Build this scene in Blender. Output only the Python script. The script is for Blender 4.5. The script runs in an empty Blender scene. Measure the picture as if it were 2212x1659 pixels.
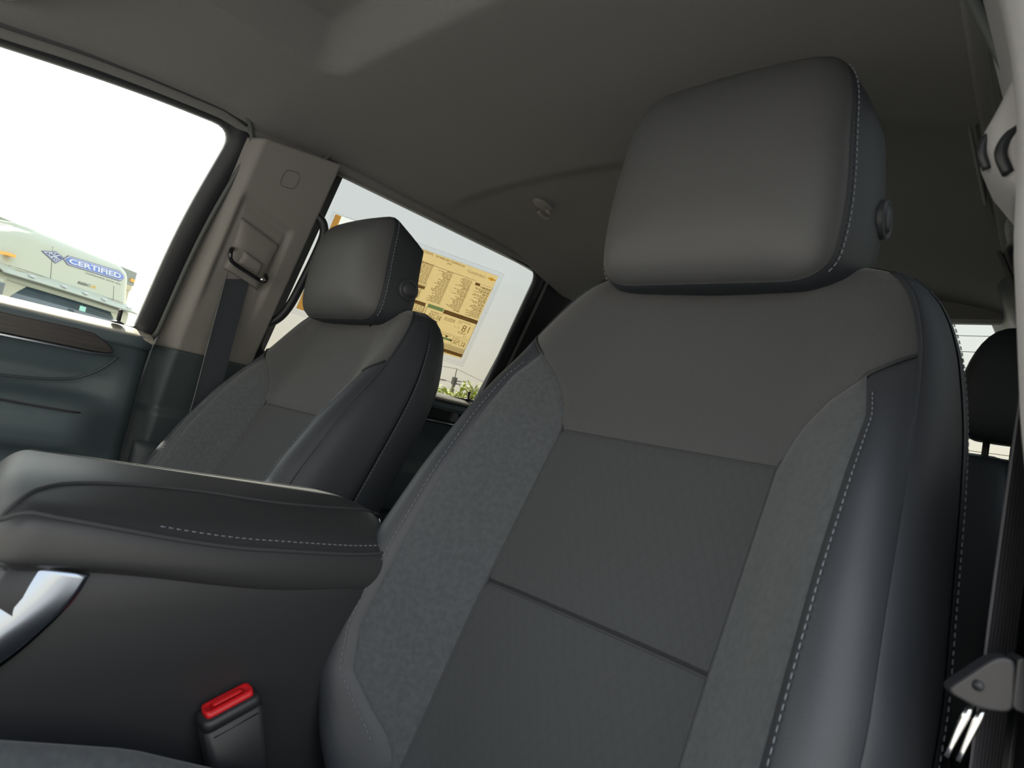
import bpy, bmesh, math, random
import numpy as np
from mathutils import Vector, Matrix
random.seed(7); rng = np.random.default_rng(5)
D = bpy.data; S = bpy.context.scene; COL = S.collection
# ------------------------------------------------------------------ camera, sky, sun, exposure
# x: towards the driver's side, y: towards the tailgate, z: up, origin height = the photographer's lens
CAM = (0.71, 0.0, 0.0); GZ = -1.45
cd = D.cameras.new('camera'); cam = D.objects.new('camera', cd); COL.objects.link(cam)
cd.sensor_width = 36; cd.lens = 21.293; cd.clip_start = .02; cd.clip_end = 2000
R_ = ((0.72924026, -0.08791339, 0.67858668), (0.65424615, -0.20089926, -0.72911005), (0.2004261, 0.97565912, -0.08898684))
m4 = Matrix(R_).to_4x4(); m4.translation = CAM; cam.matrix_world = m4
cd.dof.use_dof = True; cd.dof.focus_distance = 1.5; cd.dof.aperture_fstop = 11
S.camera = cam
S.view_settings.view_transform = 'Standard'; S.view_settings.look = 'None'
S.view_settings.gamma = 1; S.view_settings.use_curve_mapping = False
S.view_settings.exposure = -0.12
W = D.worlds.new('world'); S.world = W; W.use_nodes = True
wn = W.node_tree; wn.nodes.clear()
wo = wn.nodes.new('ShaderNodeOutputWorld'); wb = wn.nodes.new('ShaderNodeBackground')
wt = wn.nodes.new('ShaderNodeTexCoord'); ws = wn.nodes.new('ShaderNodeSeparateXYZ'); wr = wn.nodes.new('ShaderNodeValToRGB')
wn.links.new(wt.outputs['Generated'], ws.inputs[0]); wn.links.new(ws.outputs['Z'], wr.inputs[0])
wn.links.new(wr.outputs[0], wb.inputs[0]); wn.links.new(wb.outputs[0], wo.inputs[0])
e = wr.color_ramp.elements
e[0].position = 0.0; e[0].color = (1.0, .90, .70, 1); e[1].position = 1.0; e[1].color = (.74, .86, 1.0, 1)
for p_, c_ in ((.10, (1.0, .93, .78, 1)), (.25, (.94, .96, .93, 1)), (.5, (.84, .91, .98, 1))):
    q = e.new(p_); q.color = c_
wb.inputs[1].default_value = 2.6
sl = D.lights.new('sun', 'SUN'); sl.energy = 26; sl.angle = math.radians(1.0); sl.color = (1, .93, .8)
so = D.objects.new('sun', sl); COL.objects.link(so)
sd = Vector((-1.0, -.10, .95)).normalized()      # direction towards the sun
so.rotation_euler = sd.to_track_quat('Z', 'Y').to_euler(); so.location = (-5, 0, 8)

# ------------------------------------------------------------------ materials
def mat(name, col, rough=.6, metal=0, noise=None, bump=None, spec=.5, coat=0, sheen=0):
    """noise=(scale, amount, colour2), bump=(kind, scale, strength, distance)"""
    m = D.materials.new(name); m.use_nodes = True; nt = m.node_tree; b = nt.nodes['Principled BSDF']
    b.inputs['Base Color'].default_value = (*col, 1); b.inputs['Roughness'].default_value = rough
    b.inputs['Metallic'].default_value = metal; b.inputs['Specular IOR Level'].default_value = spec
    b.inputs['Coat Weight'].default_value = coat
    if sheen: b.inputs['Sheen Weight'].default_value = sheen
    tc = nt.nodes.new('ShaderNodeTexCoord')
    if noise:
        n = nt.nodes.new('ShaderNodeTexNoise'); n.inputs['Scale'].default_value = noise[0]; n.inputs['Detail'].default_value = 4
        nt.links.new(tc.outputs['Object'], n.inputs['Vector'])
        r = nt.nodes.new('ShaderNodeValToRGB'); r.color_ramp.elements[0].position = .5 - noise[1]; r.color_ramp.elements[1].position = .5 + noise[1]
        r.color_ramp.elements[0].color = (*col, 1); r.color_ramp.elements[1].color = (*noise[2], 1)
        nt.links.new(n.outputs[0], r.inputs[0]); nt.links.new(r.outputs[0], b.inputs['Base Color'])
    if bump:
        kind, sc, st, dist = bump
        bp = nt.nodes.new('ShaderNodeBump'); bp.inputs['Strength'].default_value = st; bp.inputs['Distance'].default_value = dist
        if kind == 'noise':
            t = nt.nodes.new('ShaderNodeTexNoise'); t.inputs['Scale'].default_value = sc; t.inputs['Detail'].default_value = 3
            nt.links.new(tc.outputs['Object'], t.inputs['Vector']); out = t.outputs[0]
        elif kind == 'voronoi':
            t = nt.nodes.new('ShaderNodeTexVoronoi'); t.inputs['Scale'].default_value = sc
            nt.links.new(tc.outputs['Object'], t.inputs['Vector']); out = t.outputs[0]
        elif kind == 'ribs':      # ribs along x
            t = nt.nodes.new('ShaderNodeTexWave'); t.bands_direction = 'X'; t.inputs['Scale'].default_value = sc
            nt.links.new(tc.outputs['Object'], t.inputs['Vector']); out = t.outputs[0]
        elif kind == 'lattice':   # woven diamond lattice
            outs = []
            for sgn in (1, -1):
                mp = nt.nodes.new('ShaderNodeMapping'); mp.inputs['Rotation'].default_value = (0, sgn * math.radians(32), 0)
                nt.links.new(tc.outputs['Object'], mp.inputs['Vector'])
                t = nt.nodes.new('ShaderNodeTexWave'); t.bands_direction = 'X'; t.inputs['Scale'].default_value = sc
                t.inputs['Distortion'].default_value = .3
                nt.links.new(mp.outputs[0], t.inputs['Vector'])
                pw = nt.nodes.new('ShaderNodeMath'); pw.operation = 'POWER'; pw.inputs[1].default_value = 5
                nt.links.new(t.outputs[0], pw.inputs[0]); outs.append(pw.outputs[0])
            t = nt.nodes.new('ShaderNodeTexWave'); t.bands_direction = 'DIAGONAL'; t.inputs['Scale'].default_value = sc * 9
            nt.links.new(tc.outputs['Object'], t.inputs['Vector'])
            mx = nt.nodes.new('ShaderNodeMath'); mx.operation = 'MAXIMUM'
            nt.links.new(outs[0], mx.inputs[0]); nt.links.new(outs[1], mx.inputs[1])
            iv = nt.nodes.new('ShaderNodeMath'); iv.operation = 'MULTIPLY_ADD'; iv.inputs[1].default_value = -1.2
            nt.links.new(mx.outputs[0], iv.inputs[0])
            ml = nt.nodes.new('ShaderNodeMath'); ml.operation = 'MULTIPLY'; ml.inputs[1].default_value = .5
            nt.links.new(t.outputs[0], ml.inputs[0]); nt.links.new(ml.outputs[0], iv.inputs[2]); out = iv.outputs[0]
            # the base colour is slightly darker along the grooves of the weave
            cm = nt.nodes.new('ShaderNodeMix'); cm.data_type = 'RGBA'; cm.inputs['A'].default_value = (*col, 1)
            cm.inputs['B'].default_value = (*[c * .93 for c in col], 1)
            nt.links.new(mx.outputs[0], cm.inputs['Factor']); nt.links.new(cm.outputs['Result'], b.inputs['Base Color'])
        nt.links.new(out, bp.inputs['Height']); nt.links.new(bp.outputs[0], b.inputs['Normal'])
    return m
def glass(name, tint, refl=.08):
    m = D.materials.new(name); m.use_nodes = True; nt = m.node_tree; nt.nodes.clear()
    o = nt.nodes.new('ShaderNodeOutputMaterial'); mx = nt.nodes.new('ShaderNodeMixShader')
    t = nt.nodes.new('ShaderNodeBsdfTransparent'); g = nt.nodes.new('ShaderNodeBsdfGlossy')
    t.inputs[0].default_value = (*tint, 1); g.inputs['Roughness'].default_value = .02
    lw = nt.nodes.new('ShaderNodeFresnel'); lw.inputs[0].default_value = 1.3
    nt.links.new(lw.outputs[0], mx.inputs[0]); nt.links.new(t.outputs[0], mx.inputs[1]); nt.links.new(g.outputs[0], mx.inputs[2])
    nt.links.new(mx.outputs[0], o.inputs[0]); return m
def paper(name, col, trans=.75):
    m = D.materials.new(name); m.use_nodes = True; nt = m.node_tree; nt.nodes.clear()
    o = nt.nodes.new('ShaderNodeOutputMaterial'); mx = nt.nodes.new('ShaderNodeMixShader'); mx.inputs[0].default_value = trans
    d = nt.nodes.new('ShaderNodeBsdfDiffuse'); t = nt.nodes.new('ShaderNodeBsdfTranslucent')
    d.inputs[0].default_value = (*col, 1); t.inputs[0].default_value = (*col, 1)
    nt.links.new(d.outputs[0], mx.inputs[1]); nt.links.new(t.outputs[0], mx.inputs[2]); nt.links.new(mx.outputs[0], o.inputs[0]); return m
M = dict(
    headliner=mat('headliner fabric', (.152, .152, .146), .95, bump=('noise', 900, .25, .001), noise=(300, .3, (.172, .172, .165))),
    pillar=mat('grey pillar plastic', (.205, .195, .182), .62, bump=('noise', 1200, .15, .0006)),
    pillarlit=mat('lit pillar plastic', (.36, .355, .36), .6, bump=('noise', 1200, .15, .0006)),  # lighter copy of the grey pillar plastic, daylight put into its colour
    pillardark=mat('dark pillar plastic', (.045, .060, .066), .5, bump=('noise', 1200, .2, .0006)),
    door=mat('charcoal door plastic', (.078, .106, .120), .5, bump=('noise', 1200, .2, .0006)),
    doorglare=mat('soft door top with painted glare', (.34, .32, .28), .4, bump=('noise', 1200, .2, .0006)),  # dark plastic painted pale, sun glare is put into the colour
    black=mat('black plastic', (.015, .017, .02), .45),
    rubber=mat('grey rubber seal', (.075, .085, .082), .55),
    vinyl=mat('charcoal vinyl', (.034, .038, .046), .5, bump=('voronoi', 900, .2, .0006)),
    seam=mat('sewn seam', (.030, .032, .036), .7),
    headv=mat('headrest vinyl', (.066, .068, .072), .55, bump=('voronoi', 900, .15, .0005)),
    sidev=mat('seat side vinyl', (.026, .031, .038), .55, bump=('voronoi', 900, .2, .0005)),
    lattice=mat('woven lattice fabric', (.042, .046, .050), .9, bump=('lattice', 30, .22, .0008), sheen=.1),
    ribbed=mat('ribbed fabric', (.054, .056, .060), .9, bump=('ribs', 90, .25, .0008), sheen=.2),
    heather=mat('heather bolster fabric', (.052, .058, .065), .95, noise=(170, .16, (.068, .075, .082)), bump=('noise', 900, .25, .0006), sheen=.2),
    thread=mat('grey thread', (.17, .19, .22), .8),
    console=mat('console vinyl', (.032, .033, .035), .42, bump=('voronoi', 1000, .15, .0004)),
    consbody=mat('console plastic', (.022, .023, .026), .5, bump=('noise', 1200, .15, .0005)),
    chrome=mat('satin chrome', (.30, .34, .40), .16, 1),
    chromed=mat('polished chrome', (.8, .8, .8), .08, 1),
    wood=mat('dark wood grain', (.024, .021, .021), .35, noise=(14, .2, (.046, .041, .040))),
    gloss=mat('gloss black', (.008, .008, .01), .08, coat=.5),
    webbing=mat('seat belt webbing', (.020, .027, .036), .6, bump=('ribs', 260, .12, .0004)),
    webbing2=mat('grey seat belt webbing', (.060, .060, .072), .6, bump=('ribs', 220, .6, .001)),
    webedge=mat('webbing edge', (.14, .15, .15), .7),
    buckle=mat('buckle plastic', (.018, .019, .022), .45),
    red=mat('red press button', (.55, .008, .012), .4, spec=.5),
    tongue=mat('tongue plastic', (.02, .02, .024), .4),
    carpet=mat('carpet', (.02, .02, .022), 1),
    glass=glass('clear side glass', (.93, .95, .93)),
    tint=glass('privacy glass', (.545, .555, .55)),
    backglass=glass('back glass', (.60, .61, .60)),
    paint=mat('cab exterior paint', (.55, .55, .56), .3, coat=.5),
    semi=mat('white truck paint', (.37, .39, .31), .35, coat=.3),
    semisun=mat('truck visor', (.34, .37, .31), .4),
    navy=mat('navy decal', (.075, .095, .19), .6), blue=mat('blue decal', (.13, .20, .50), .6), pale=mat('pale decal', (.50, .51, .56), .6),
    ink=mat('dark lettering', (.08, .08, .075), .6), gold=mat('gold lettering', (.55, .36, .06), .6),
    semiglass=mat('truck windscreen', (.035, .06, .085), .12, noise=(3, .25, (.05, .08, .105)), coat=.6),
    sticker=mat('green sticker', (.25, .55, .48), .5), amber=mat('amber lamp', (.8, .35, .06), .3),
    trailer=mat('trailer grey', (.20, .23, .21), .5), trailercream=mat('trailer cream', (.44, .40, .28), .6),
    line=mat('panel joint', (.16, .17, .15), .8),
    paper=paper('yellow price sheet', (.70, .62, .43)), orange=paper('orange sheet border', (.84, .60, .29)), white=paper('white sheet', (.80, .83, .83)),
    print=paper('brown print', (.40, .31, .19)), fine=paper('fine print ink', (.58, .48, .31)), bar=paper('dark print bar', (.50, .41, .30)), aqua=paper('aqua panel', (.56, .74, .62)),
    bow=paper('gold emblem ink', (.86, .56, .10)),
    sleeve=glass('clear plastic sleeve', (.93, .94, .95)), sleeveedge=glass('sleeve edge', (.80, .81, .82)),
    leaf=mat('leaves', (.20, .28, .02), .6, noise=(2, .3, (.50, .50, .06))), bark=mat('bark', (.12, .09, .06), .9),
    pole=mat('weathered pole', (.17, .15, .12), .8), metalgrey=mat('grey metal', (.25, .24, .22), .5),
    ground=mat('weathered asphalt lot', (.19, .185, .18), .9, noise=(.4, .3, (.23, .225, .22))),
)
M['leaf'].node_tree.nodes['Principled BSDF'].inputs['Transmission Weight'].default_value = 0
M['wood'].node_tree.nodes['Noise Texture'].inputs['Scale'].default_value = 8
mp = M['wood'].node_tree.nodes.new('ShaderNodeMapping'); mp.inputs['Scale'].default_value = (10, 1, 40)
M['wood'].node_tree.links.new(M['wood'].node_tree.nodes['Texture Coordinate'].outputs['Object'], mp.inputs[0])
M['wood'].node_tree.links.new(mp.outputs[0], M['wood'].node_tree.nodes['Noise Texture'].inputs['Vector'])

# ------------------------------------------------------------------ mesh helpers
def tag(o, label=None, cat=None, group=None, kind=None):
    if label: o['label'] = label
    if cat: o['category'] = cat
    if group: o['group'] = group
    if kind: o['kind'] = kind
    return o
def empty(name, loc=(0, 0, 0), label=None, cat=None, group=None, kind=None):
    o = D.objects.new(name, None); COL.objects.link(o); o.location = loc; o.empty_display_size = .05
    return tag(o, label, cat, group, kind)
def world_of(o):
    return o.matrix_basis if not o.parent else world_of(o.parent) @ o.matrix_parent_inverse @ o.matrix_basis
class MB:
    def __init__(s): s.v = []; s.f = []
    def add(s, vs, fs):
        b = len(s.v); s.v += [tuple(map(float, v)) for v in vs]; s.f += [tuple(b + i for i in f) for f in fs]; return s
    def grid(s, P, closed_u=False, closed_v=False, flip=False):
        nv, nu = len(P), len(P[0]); vs = [p for row in P for p in row]; fs = []
        for j in range(nv if closed_v else nv - 1):
            for i in range(nu if closed_u else nu - 1):
                a = j * nu + i; b = j * nu + (i + 1) % nu; c = ((j + 1) % nv) * nu + (i + 1) % nu; d = ((j + 1) % nv) * nu + i
                fs.append((a, d, c, b) if flip else (a, b, c, d))
        return s.add(vs, fs)
    def box(s, lo, hi, f=None):
        x0, y0, z0 = lo; x1, y1, z1 = hi
        vs = [(x0, y0, z0), (x1, y0, z0), (x1, y1, z0), (x0, y1, z0), (x0, y0, z1), (x1, y0, z1), (x1, y1, z1), (x0, y1, z1)]
        if f: vs = [f(*v) for v in vs]
        return s.add(vs, [(0, 3, 2, 1), (4, 5, 6, 7), (0, 1, 5, 4), (1, 2, 6, 5), (2, 3, 7, 6), (3, 0, 4, 7)])
    def tube(s, pts, r, n=10, caps=True, flat=1.0, up=None):
        pts = [Vector(p) for p in pts]; rings = []; u = None
        for i, p in enumerate(pts):
            t = (pts[min(i + 1, len(pts) - 1)] - pts[max(i - 1, 0)]).normalized()
            if u is None: u = Vector(up) if up else (Vector((0, 0, 1)) if abs(t.z) < .9 else Vector((1, 0, 0)))
            a = t.cross(u).normalized(); b = a.cross(t).normalized(); u = b
            rr = r[i] if isinstance(r, (list, tuple)) else r
            rings.append([p + a * math.cos(k * 2 * math.pi / n) * rr + b * math.sin(k * 2 * math.pi / n) * rr * flat for k in range(n)])
        base = len(s.v); s.grid(rings, closed_u=True)
        if caps:
            s.f.append(tuple(base + k for k in range(n))[::-1]); s.f.append(tuple(base + (len(pts) - 1) * n + k for k in range(n)))
        return s
    def shell(s, P, d):
        """closed sheet: grid P plus the same grid moved by d, joined at the rim"""
        d = Vector(d); nv, nu = len(P), len(P[0]); b = len(s.v)
        s.grid(P); s.grid([[Vector(p) + d for p in row] for row in P], flip=True)
        rim = [i for i in range(nu)] + [j * nu + nu - 1 for j in range(1, nv)] + [(nv - 1) * nu + i for i in range(nu - 2, -1, -1)] + [j * nu for j in range(nv - 2, 0, -1)]
        m_ = nv * nu; L = len(rim)
        for k in range(L): s.f.append((b + rim[k], b + rim[(k + 1) % L], b + m_ + rim[(k + 1) % L], b + m_ + rim[k]))
        return s
    def rings(s, P, cap=True):
        base = len(s.v); n = len(P[0]); s.grid(P, closed_u=True)
        if cap:
            s.f.append(tuple(base + k for k in range(n))[::-1]); s.f.append(tuple(base + (len(P) - 1) * n + k for k in range(n)))
        return s
    def build(s, name, m, parent=None, smooth=True, solid=0, bevel=0, sub=0, off=1, **kw):
        me = D.meshes.new(name); me.from_pydata(s.v, [], s.f); me.materials.append(M[m] if isinstance(m, str) else m)
        if smooth: me.polygons.foreach_set('use_smooth', [True] * len(me.polygons))
        me.update()
        bm = bmesh.new(); bm.from_mesh(me); bmesh.ops.recalc_face_normals(bm, faces=bm.faces); bm.to_mesh(me); bm.free()
        o = D.objects.new(name, me); COL.objects.link(o)
        if parent:
            o.parent = parent; o.matrix_parent_inverse = world_of(parent).inverted()
        if solid:
            md = o.modifiers.new('solid', 'SOLIDIFY'); md.thickness = solid; md.offset = off
        if bevel:
            md = o.modifiers.new('bevel', 'BEVEL'); md.width = bevel; md.segments = 3; md.limit_method = 'ANGLE'; md.angle_limit = math.radians(35)
        if sub:
            md = o.modifiers.new('sub', 'SUBSURF'); md.levels = sub; md.render_levels = sub
        return tag(o, **kw)
def crspline(pts, n, closed=False):
    """dense Catmull-Rom through pts"""
    P = [np.array(p, float) for p in pts]; out = []; L = len(P)
    for i in range(L if closed else L - 1):
        p0 = P[(i - 1) % L] if closed or i > 0 else 2 * P[0] - P[1]
        p1 = P[i]; p2 = P[(i + 1) % L]
        p3 = P[(i + 2) % L] if closed or i + 2 < L else 2 * P[-1] - P[-2]
        for k in range(n):
            t = k / n
            out.append(.5 * ((2 * p1) + (-p0 + p2) * t + (2 * p0 - 5 * p1 + 4 * p2 - p3) * t * t + (-p0 + 3 * p1 - 3 * p2 + p3) * t ** 3))
    if not closed: out.append(P[-1])
    return out
def itp(x, xs, ys): return float(np.interp(x, xs, ys))
def sst(a, b, x):
    t = min(1, max(0, (x - a) / (b - a))); return t * t * (3 - 2 * t)
def g(x, w): return math.exp(-(x / w) ** 2)
def text_pts(txt, size, bold=0):
    cu = D.curves.new('t', 'FONT'); cu.body = txt; cu.size = size; cu.offset = bold; cu.resolution_u = 3
    o = D.objects.new('t', cu); COL.objects.link(o); bpy.context.view_layer.update()
    me = o.evaluated_get(bpy.context.evaluated_depsgraph_get()).to_mesh()
    vs = [tuple(v.co) for v in me.vertices]; fs = [tuple(p.vertices) for p in me.polygons]
    D.objects.remove(o); D.curves.remove(cu)
    return vs, fs
def put_text(mb, txt, x0, x1, y0, y1, fn, bold=0):
    """fit txt in the rectangle of a 2-D sheet, fn maps sheet to world"""
    vs, fs = text_pts(txt, 1, bold)
    a = min(v[0] for v in vs); b = max(v[0] for v in vs); c = min(v[1] for v in vs); d = max(v[1] for v in vs)
    mb.add([fn(x0 + (v[0] - a) / (b - a) * (x1 - x0), y0 + (v[1] - c) / (d - c) * (y1 - y0)) for v in vs], fs)

# side plane of the cab (glass plane), s = -1 passenger side, +1 driver's side; i = inboard offset
def side(y, z, i=0, s=-1):
    x = .80 - .43 * (z - .08) if z > .08 else .80 + .25 * (.08 - z) * (1 if z > -.1 else .72)
    return (s * (x - i), y, z)
# ------------------------------------------------------------------ ground
o = MB().box((-120, -120, GZ - .3), (120, 120, GZ)).build('ground', 'ground', smooth=False, kind='structure')
# ------------------------------------------------------------------ ceiling (headliner) with its recess
eY = [-.75, -.35, -.1, .07, .16, .26, .34, .40, .47, .68, 1.35, 1.55, 1.80]
eZ = [.30, .40, .455, .485, .502, .515, .523, .528, .522, .545, .562, .555, .53]
def ceil_z(x, y, edge):
    xe, ze = edge; zc = .60 if y > -.2 else .60 - .3 * (-.2 - y)
    z = zc - (zc - ze) * min(1, abs(x) / xe) ** 4
    dx = max(abs(x + .01) - .295, 0); dy = max(abs(y - .05) - .395, 0)     # pressed panel for the sunroof
    ed = math.hypot(dx, dy)
    z += .060 * (1 - (.65 * min(1, ed / .052) + .35 * sst(0, .052, ed)))
    z += .022 * sst(.95, 1.02, y) * (1 - sst(.36, .48, abs(x + .1)) if x < 0 else 1)
    z -= .05 * sst(1.22, 1.62, y)
    return z
P = []; nY = 280; nX = 150
for j in range(nY + 1):
    y = -.75 + 2.6 * j / nY; ze = itp(y, eY, eZ); xe = abs(side(y, ze)[0]) - .004
    P.append([((-1 + 2 * i / nX) * xe, y, ceil_z((-1 + 2 * i / nX) * xe, y, (xe, ze))) for i in range(nX + 1)])
MB().shell(P, (0, 0, .02)).build('ceiling', 'headliner', kind='structure', label='dark grey fabric headliner with pressed roof recess')
P = []
for j in range(41):
    y = -.8 + 2.7 * j / 40; ze = itp(y, eY, eZ) + .03; xe = abs(side(y, ze)[0]) + .02
    P.append([((-1 + 2 * i / 20) * xe, y, ze + .17 - .17 * abs(-1 + 2 * i / 20) ** 3) for i in range(21)])
MB().shell(P, (0, 0, .012)).build('trim_1', 'paint', kind='structure', label='roof skin over the cab')
# floor & back wall
MB().box((-.86, -1.0, -.80), (.86, 1.86, -.74)).build('floor', 'carpet', smooth=False, kind='structure', bevel=.005)
def frame_rings(loop_in, loop_out, prof, s=-1):
    """prof: list of (t, inboard) with t 0 = inner loop, 1 = outer loop"""
    return [[side(a[0] + (b[0] - a[0]) * t, a[1] + (b[1] - a[1]) * t, i, s) for a, b in zip(loop_in, loop_out)] for t, i in prof]
def expand(loop, d):
    n = len(loop); out = []
    for i in range(n):
        a = np.array(loop[i - 1]); b = np.array(loop[(i + 1) % n]); t = b - a; t = t / (np.linalg.norm(t) + 1e-9)
        nr = np.array((t[1], -t[0])); out.append(tuple(np.array(loop[i]) + nr * d))
    return out
def area(l): return sum(l[i - 1][0] * l[i][1] - l[i][0] * l[i - 1][1] for i in range(len(l))) / 2
def smooth_loop(corners, rad, n=6):
    out = []; L = len(corners)
    for i in range(L):
        p = np.array(corners[i], float); a = np.array(corners[i - 1], float); b = np.array(corners[(i + 1) % L], float)
        r = rad[i] if isinstance(rad, (list, tuple)) else rad
        da = (a - p) / np.linalg.norm(a - p); db = (b - p) / np.linalg.norm(b - p)
        r1 = min(r, np.linalg.norm(a - p) * .45); r2 = min(r, np.linalg.norm(b - p) * .45)
        A = p + da * r1; B = p + db * r2
        for k in range(n + 1):
            t = k / n; out.append(tuple((1 - t) ** 2 * A + 2 * t * (1 - t) * p + t * t * B))
    if area(out) < 0: out = out[::-1]
    return out
FW = smooth_loop([(-.62, .07), (-.40, .31), (-.15, .425), (.066, .466), (.262, .497), (.434, .513), (.405, .30), (.40, .075), (.15, .066)],
                 [.05, .2, .2, .15, .2, .04, .1, .01, .2], 6)
RW = smooth_loop([(.655, .538), (1.05, .548), (1.420, .548), (1.455, .16), (1.463, .105), (1.1, .088), (.68, .09), (.664, .30)],
                 [.045, .3, .035, .05, .01, .3, .02, .1], 6)
def glass_pane(name, loop, m, s, parent):
    lo = expand(loop, .012); mb = MB(); n = len(lo)
    mb.add([side(a, b, -.001, s) for a, b in lo] + [side(a, b, -.005, s) for a, b in lo],
           [tuple(range(n)), tuple(range(2 * n - 1, n - 1, -1))] + [(k, (k + 1) % n, n + (k + 1) % n, n + k) for k in range(n)])
    return mb.build(name, m, parent, smooth=False)
# ---- doors: front passenger (door_1), rear passenger (door_2), rear driver's side (door_3)
def door_frame(loop, parent, s, wd=.044, mt='black', cut=None):
    lo = expand(loop, wd)
    prof = [(0, -.008), (0, .0), (.02, .006), (.10, .011), (.8, .014), (.95, .011), (1, .004), (1, -.008)]
    R = frame_rings(loop, lo, prof, s); mb = MB(); mb.grid(R, closed_u=True, closed_v=True)
    mb.build('window_frame', mt, parent)
    # rubber seal round the frame
    l2 = expand(loop, wd - .002); pts = [side(a, b, .018, s) for a, b in l2 if b > .05]
    k0 = max(range(len(pts)), key=lambda k: (Vector(pts[k]) - Vector(pts[k - 1])).length)
    pts = pts[k0:] + pts[:k0]
    MB().tube(pts, .0055, 8).build('rubber_seal', 'rubber', parent)
def panel_x(z, y, kind):
    if kind == 'front':
        zs = [-.74, -.60, -.40, -.26, -.215, -.195, -.165, -.13, -.115, -.085, -.05, -.012, 0, .02, .030, .038, .044, .050, .056]
        xs = [-.80, -.80, -.79, -.785, -.775, -.735, -.725, -.728, -.742, -.788, -.792, -.772, -.762, -.757, -.752, -.750, -.7495, -.7505, -.756]
    else:
        zs = [-.74, -.45, -.30, -.27, -.24, -.15, -.12, -.06, -.02, .02, .040, .058, .070, .078, .083]
        xs = [-.80, -.80, -.79, -.735, -.725, -.73, -.775, -.785, -.775, -.762, -.757, -.752, -.758, -.772, -.803]
    return itp(z, zs, xs)
def door_panel(y0, y1, kind, parent, s):
    ztop = .056 if kind == 'front' else .083; P = []; nz = 90
    for j in range(nz + 1):
        t = j / nz; z = -.74 + (ztop + .74) * (1 - (1 - t) ** 1.8); row = []
        for i in range(41):
            y = y0 + (y1 - y0) * i / 40; x = panel_x(z, y, kind)
            # pocket and armrest fade out towards the rear edge of the door
            f = sst(y1 - .02, y1 - .11, y) if z < .03 and z > -.26 else 1
            base = -.772; x = base + (x - base) * f if f < 1 else x
            e_ = g(y1 - y, .008) * .012 + g(y - y0, .008) * .012
            row.append((-(x - e_) * s if s > 0 else x - e_, y, z))
        P.append(row)
    pn = MB().shell(P, (s * .03, 0, 0)).build('door_panel', 'door', parent)
    return pn
def make_door(n, y0, y1, kind, loop, s, gm, label):
    r = empty('door_%d' % n, (s * .8, (y0 + y1) / 2, 0), kind='structure', label=label)
    zt = .068 if kind == 'front' else .095
    door_panel(y0, y1, kind, r, s)
    # outer skin
    P = [[side(y0 + (y1 - y0) * i / 6, z, -.06 if z < 0 else -.02, s) for i in range(7)] for z in (-.95, -.6, -.3, 0, zt - .03, zt)]
    MB().shell(P, (s * .01, 0, 0)).build('outer_skin', 'paint', r)
    # ledge on top of the door, below the glass
    P = []
    for i in range(31):
        y = y0 + (y1 - y0) * i / 30; dz = -.006 * g(y - y1, .02)
        P.append([(s * x, y, zt + z_ + dz) for x, z_ in ((.808, -.020), (.808, .005), (.797, .005), (.785, .002), (.772, -.003), (.762, -.008), (.755, -.012), (.753, -.016), (.765, -.020))])
    MB().grid(P, closed_u=True).build('door_top', 'doorglare', r)
    door_frame(loop, r, s)
    glass_pane('glass_pane', loop, gm, s, r)
    return r, zt
d1, z1 = make_door(1, -.62, .432, 'front', FW, -1, 'glass', 'front passenger door, dark panel below the brightly lit window')
d2, z2 = make_door(2, .70, 1.50, 'rear', RW, -1, 'tint', 'rear passenger door behind the B-pillar')
d3, z3 = make_door(3, .70, 1.50, 'rear', RW, 1, 'tint', "rear door on the driver's side, behind the driver's pillar")
def knob(y, zt, parent, s=-1):
    mb = MB(); n = 16
    prof = [(0, 0), (.0125, 0), (.0125, .002), (.006, .005), (.0045, .006), (.0042, .022), (.0048, .026), (.004, .029), (0, .030)]
    mb.grid([[(s * .778 + r_ * math.cos(k * 2 * math.pi / n), y + r_ * math.sin(k * 2 * math.pi / n), zt + .004 + h) for k in range(n)] for r_, h in prof], closed_u=True)
    return mb.build('lock_knob', 'black', parent)
knob(.362, z1, d1); knob(1.40, z2, d2); knob(1.40, z3, d3, 1)
# wood-grain strip with chrome line on the front door
def strip_poly(pts, parent, name, m, x=-.744, th=.012, s=-1, bevel=.002):
    n = len(pts); mb = MB()
    mb.add([(x, y, z) for y, z in pts] + [(x - th, y, z) for y, z in pts], [tuple(range(n)), tuple(range(2 * n - 1, n - 1, -1))] + [(k, (k + 1) % n, n + (k + 1) % n, n + k) for k in range(n)])
    return mb.build(name, m, parent, smooth=False, bevel=bevel)
strip_poly([(-.58, .0), (.325, .004), (.352, .006), (.362, .012), (.350, .024), (.322, .040), (.29, .043), (.2, .041), (-.58, .036)], d1, 'wood_trim', 'wood', x=-.749)
strip_poly([(-.58, -.006), (.325, -.002), (.362, .002), (.364, .006), (.350, .006), (.325, .003), (-.58, -.001)], d1, 'chrome_strip', 'chrome', x=-.747, bevel=.001)
strip_poly([(.74, .012), (1.44, .016), (1.46, .03), (1.44, .046), (.74, .052)], d2, 'gloss_trim', 'gloss', x=-.750)
strip_poly([(.74, .003), (1.45, .006), (1.45, .010), (.74, .008)], d2, 'chrome_strip', 'chromed', x=-.748, bevel=.001)
MB().tube([(-.752 - .012 * sst(.36, .30, y), y, z) for y, z in crspline([(-.55, -.092), (.0, -.084), (.205, -.074), (.30, -.060), (.345, -.032), (.372, .002)], 6)], .003, 6).build('pocket_lip', 'pillardark', d1)
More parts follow.
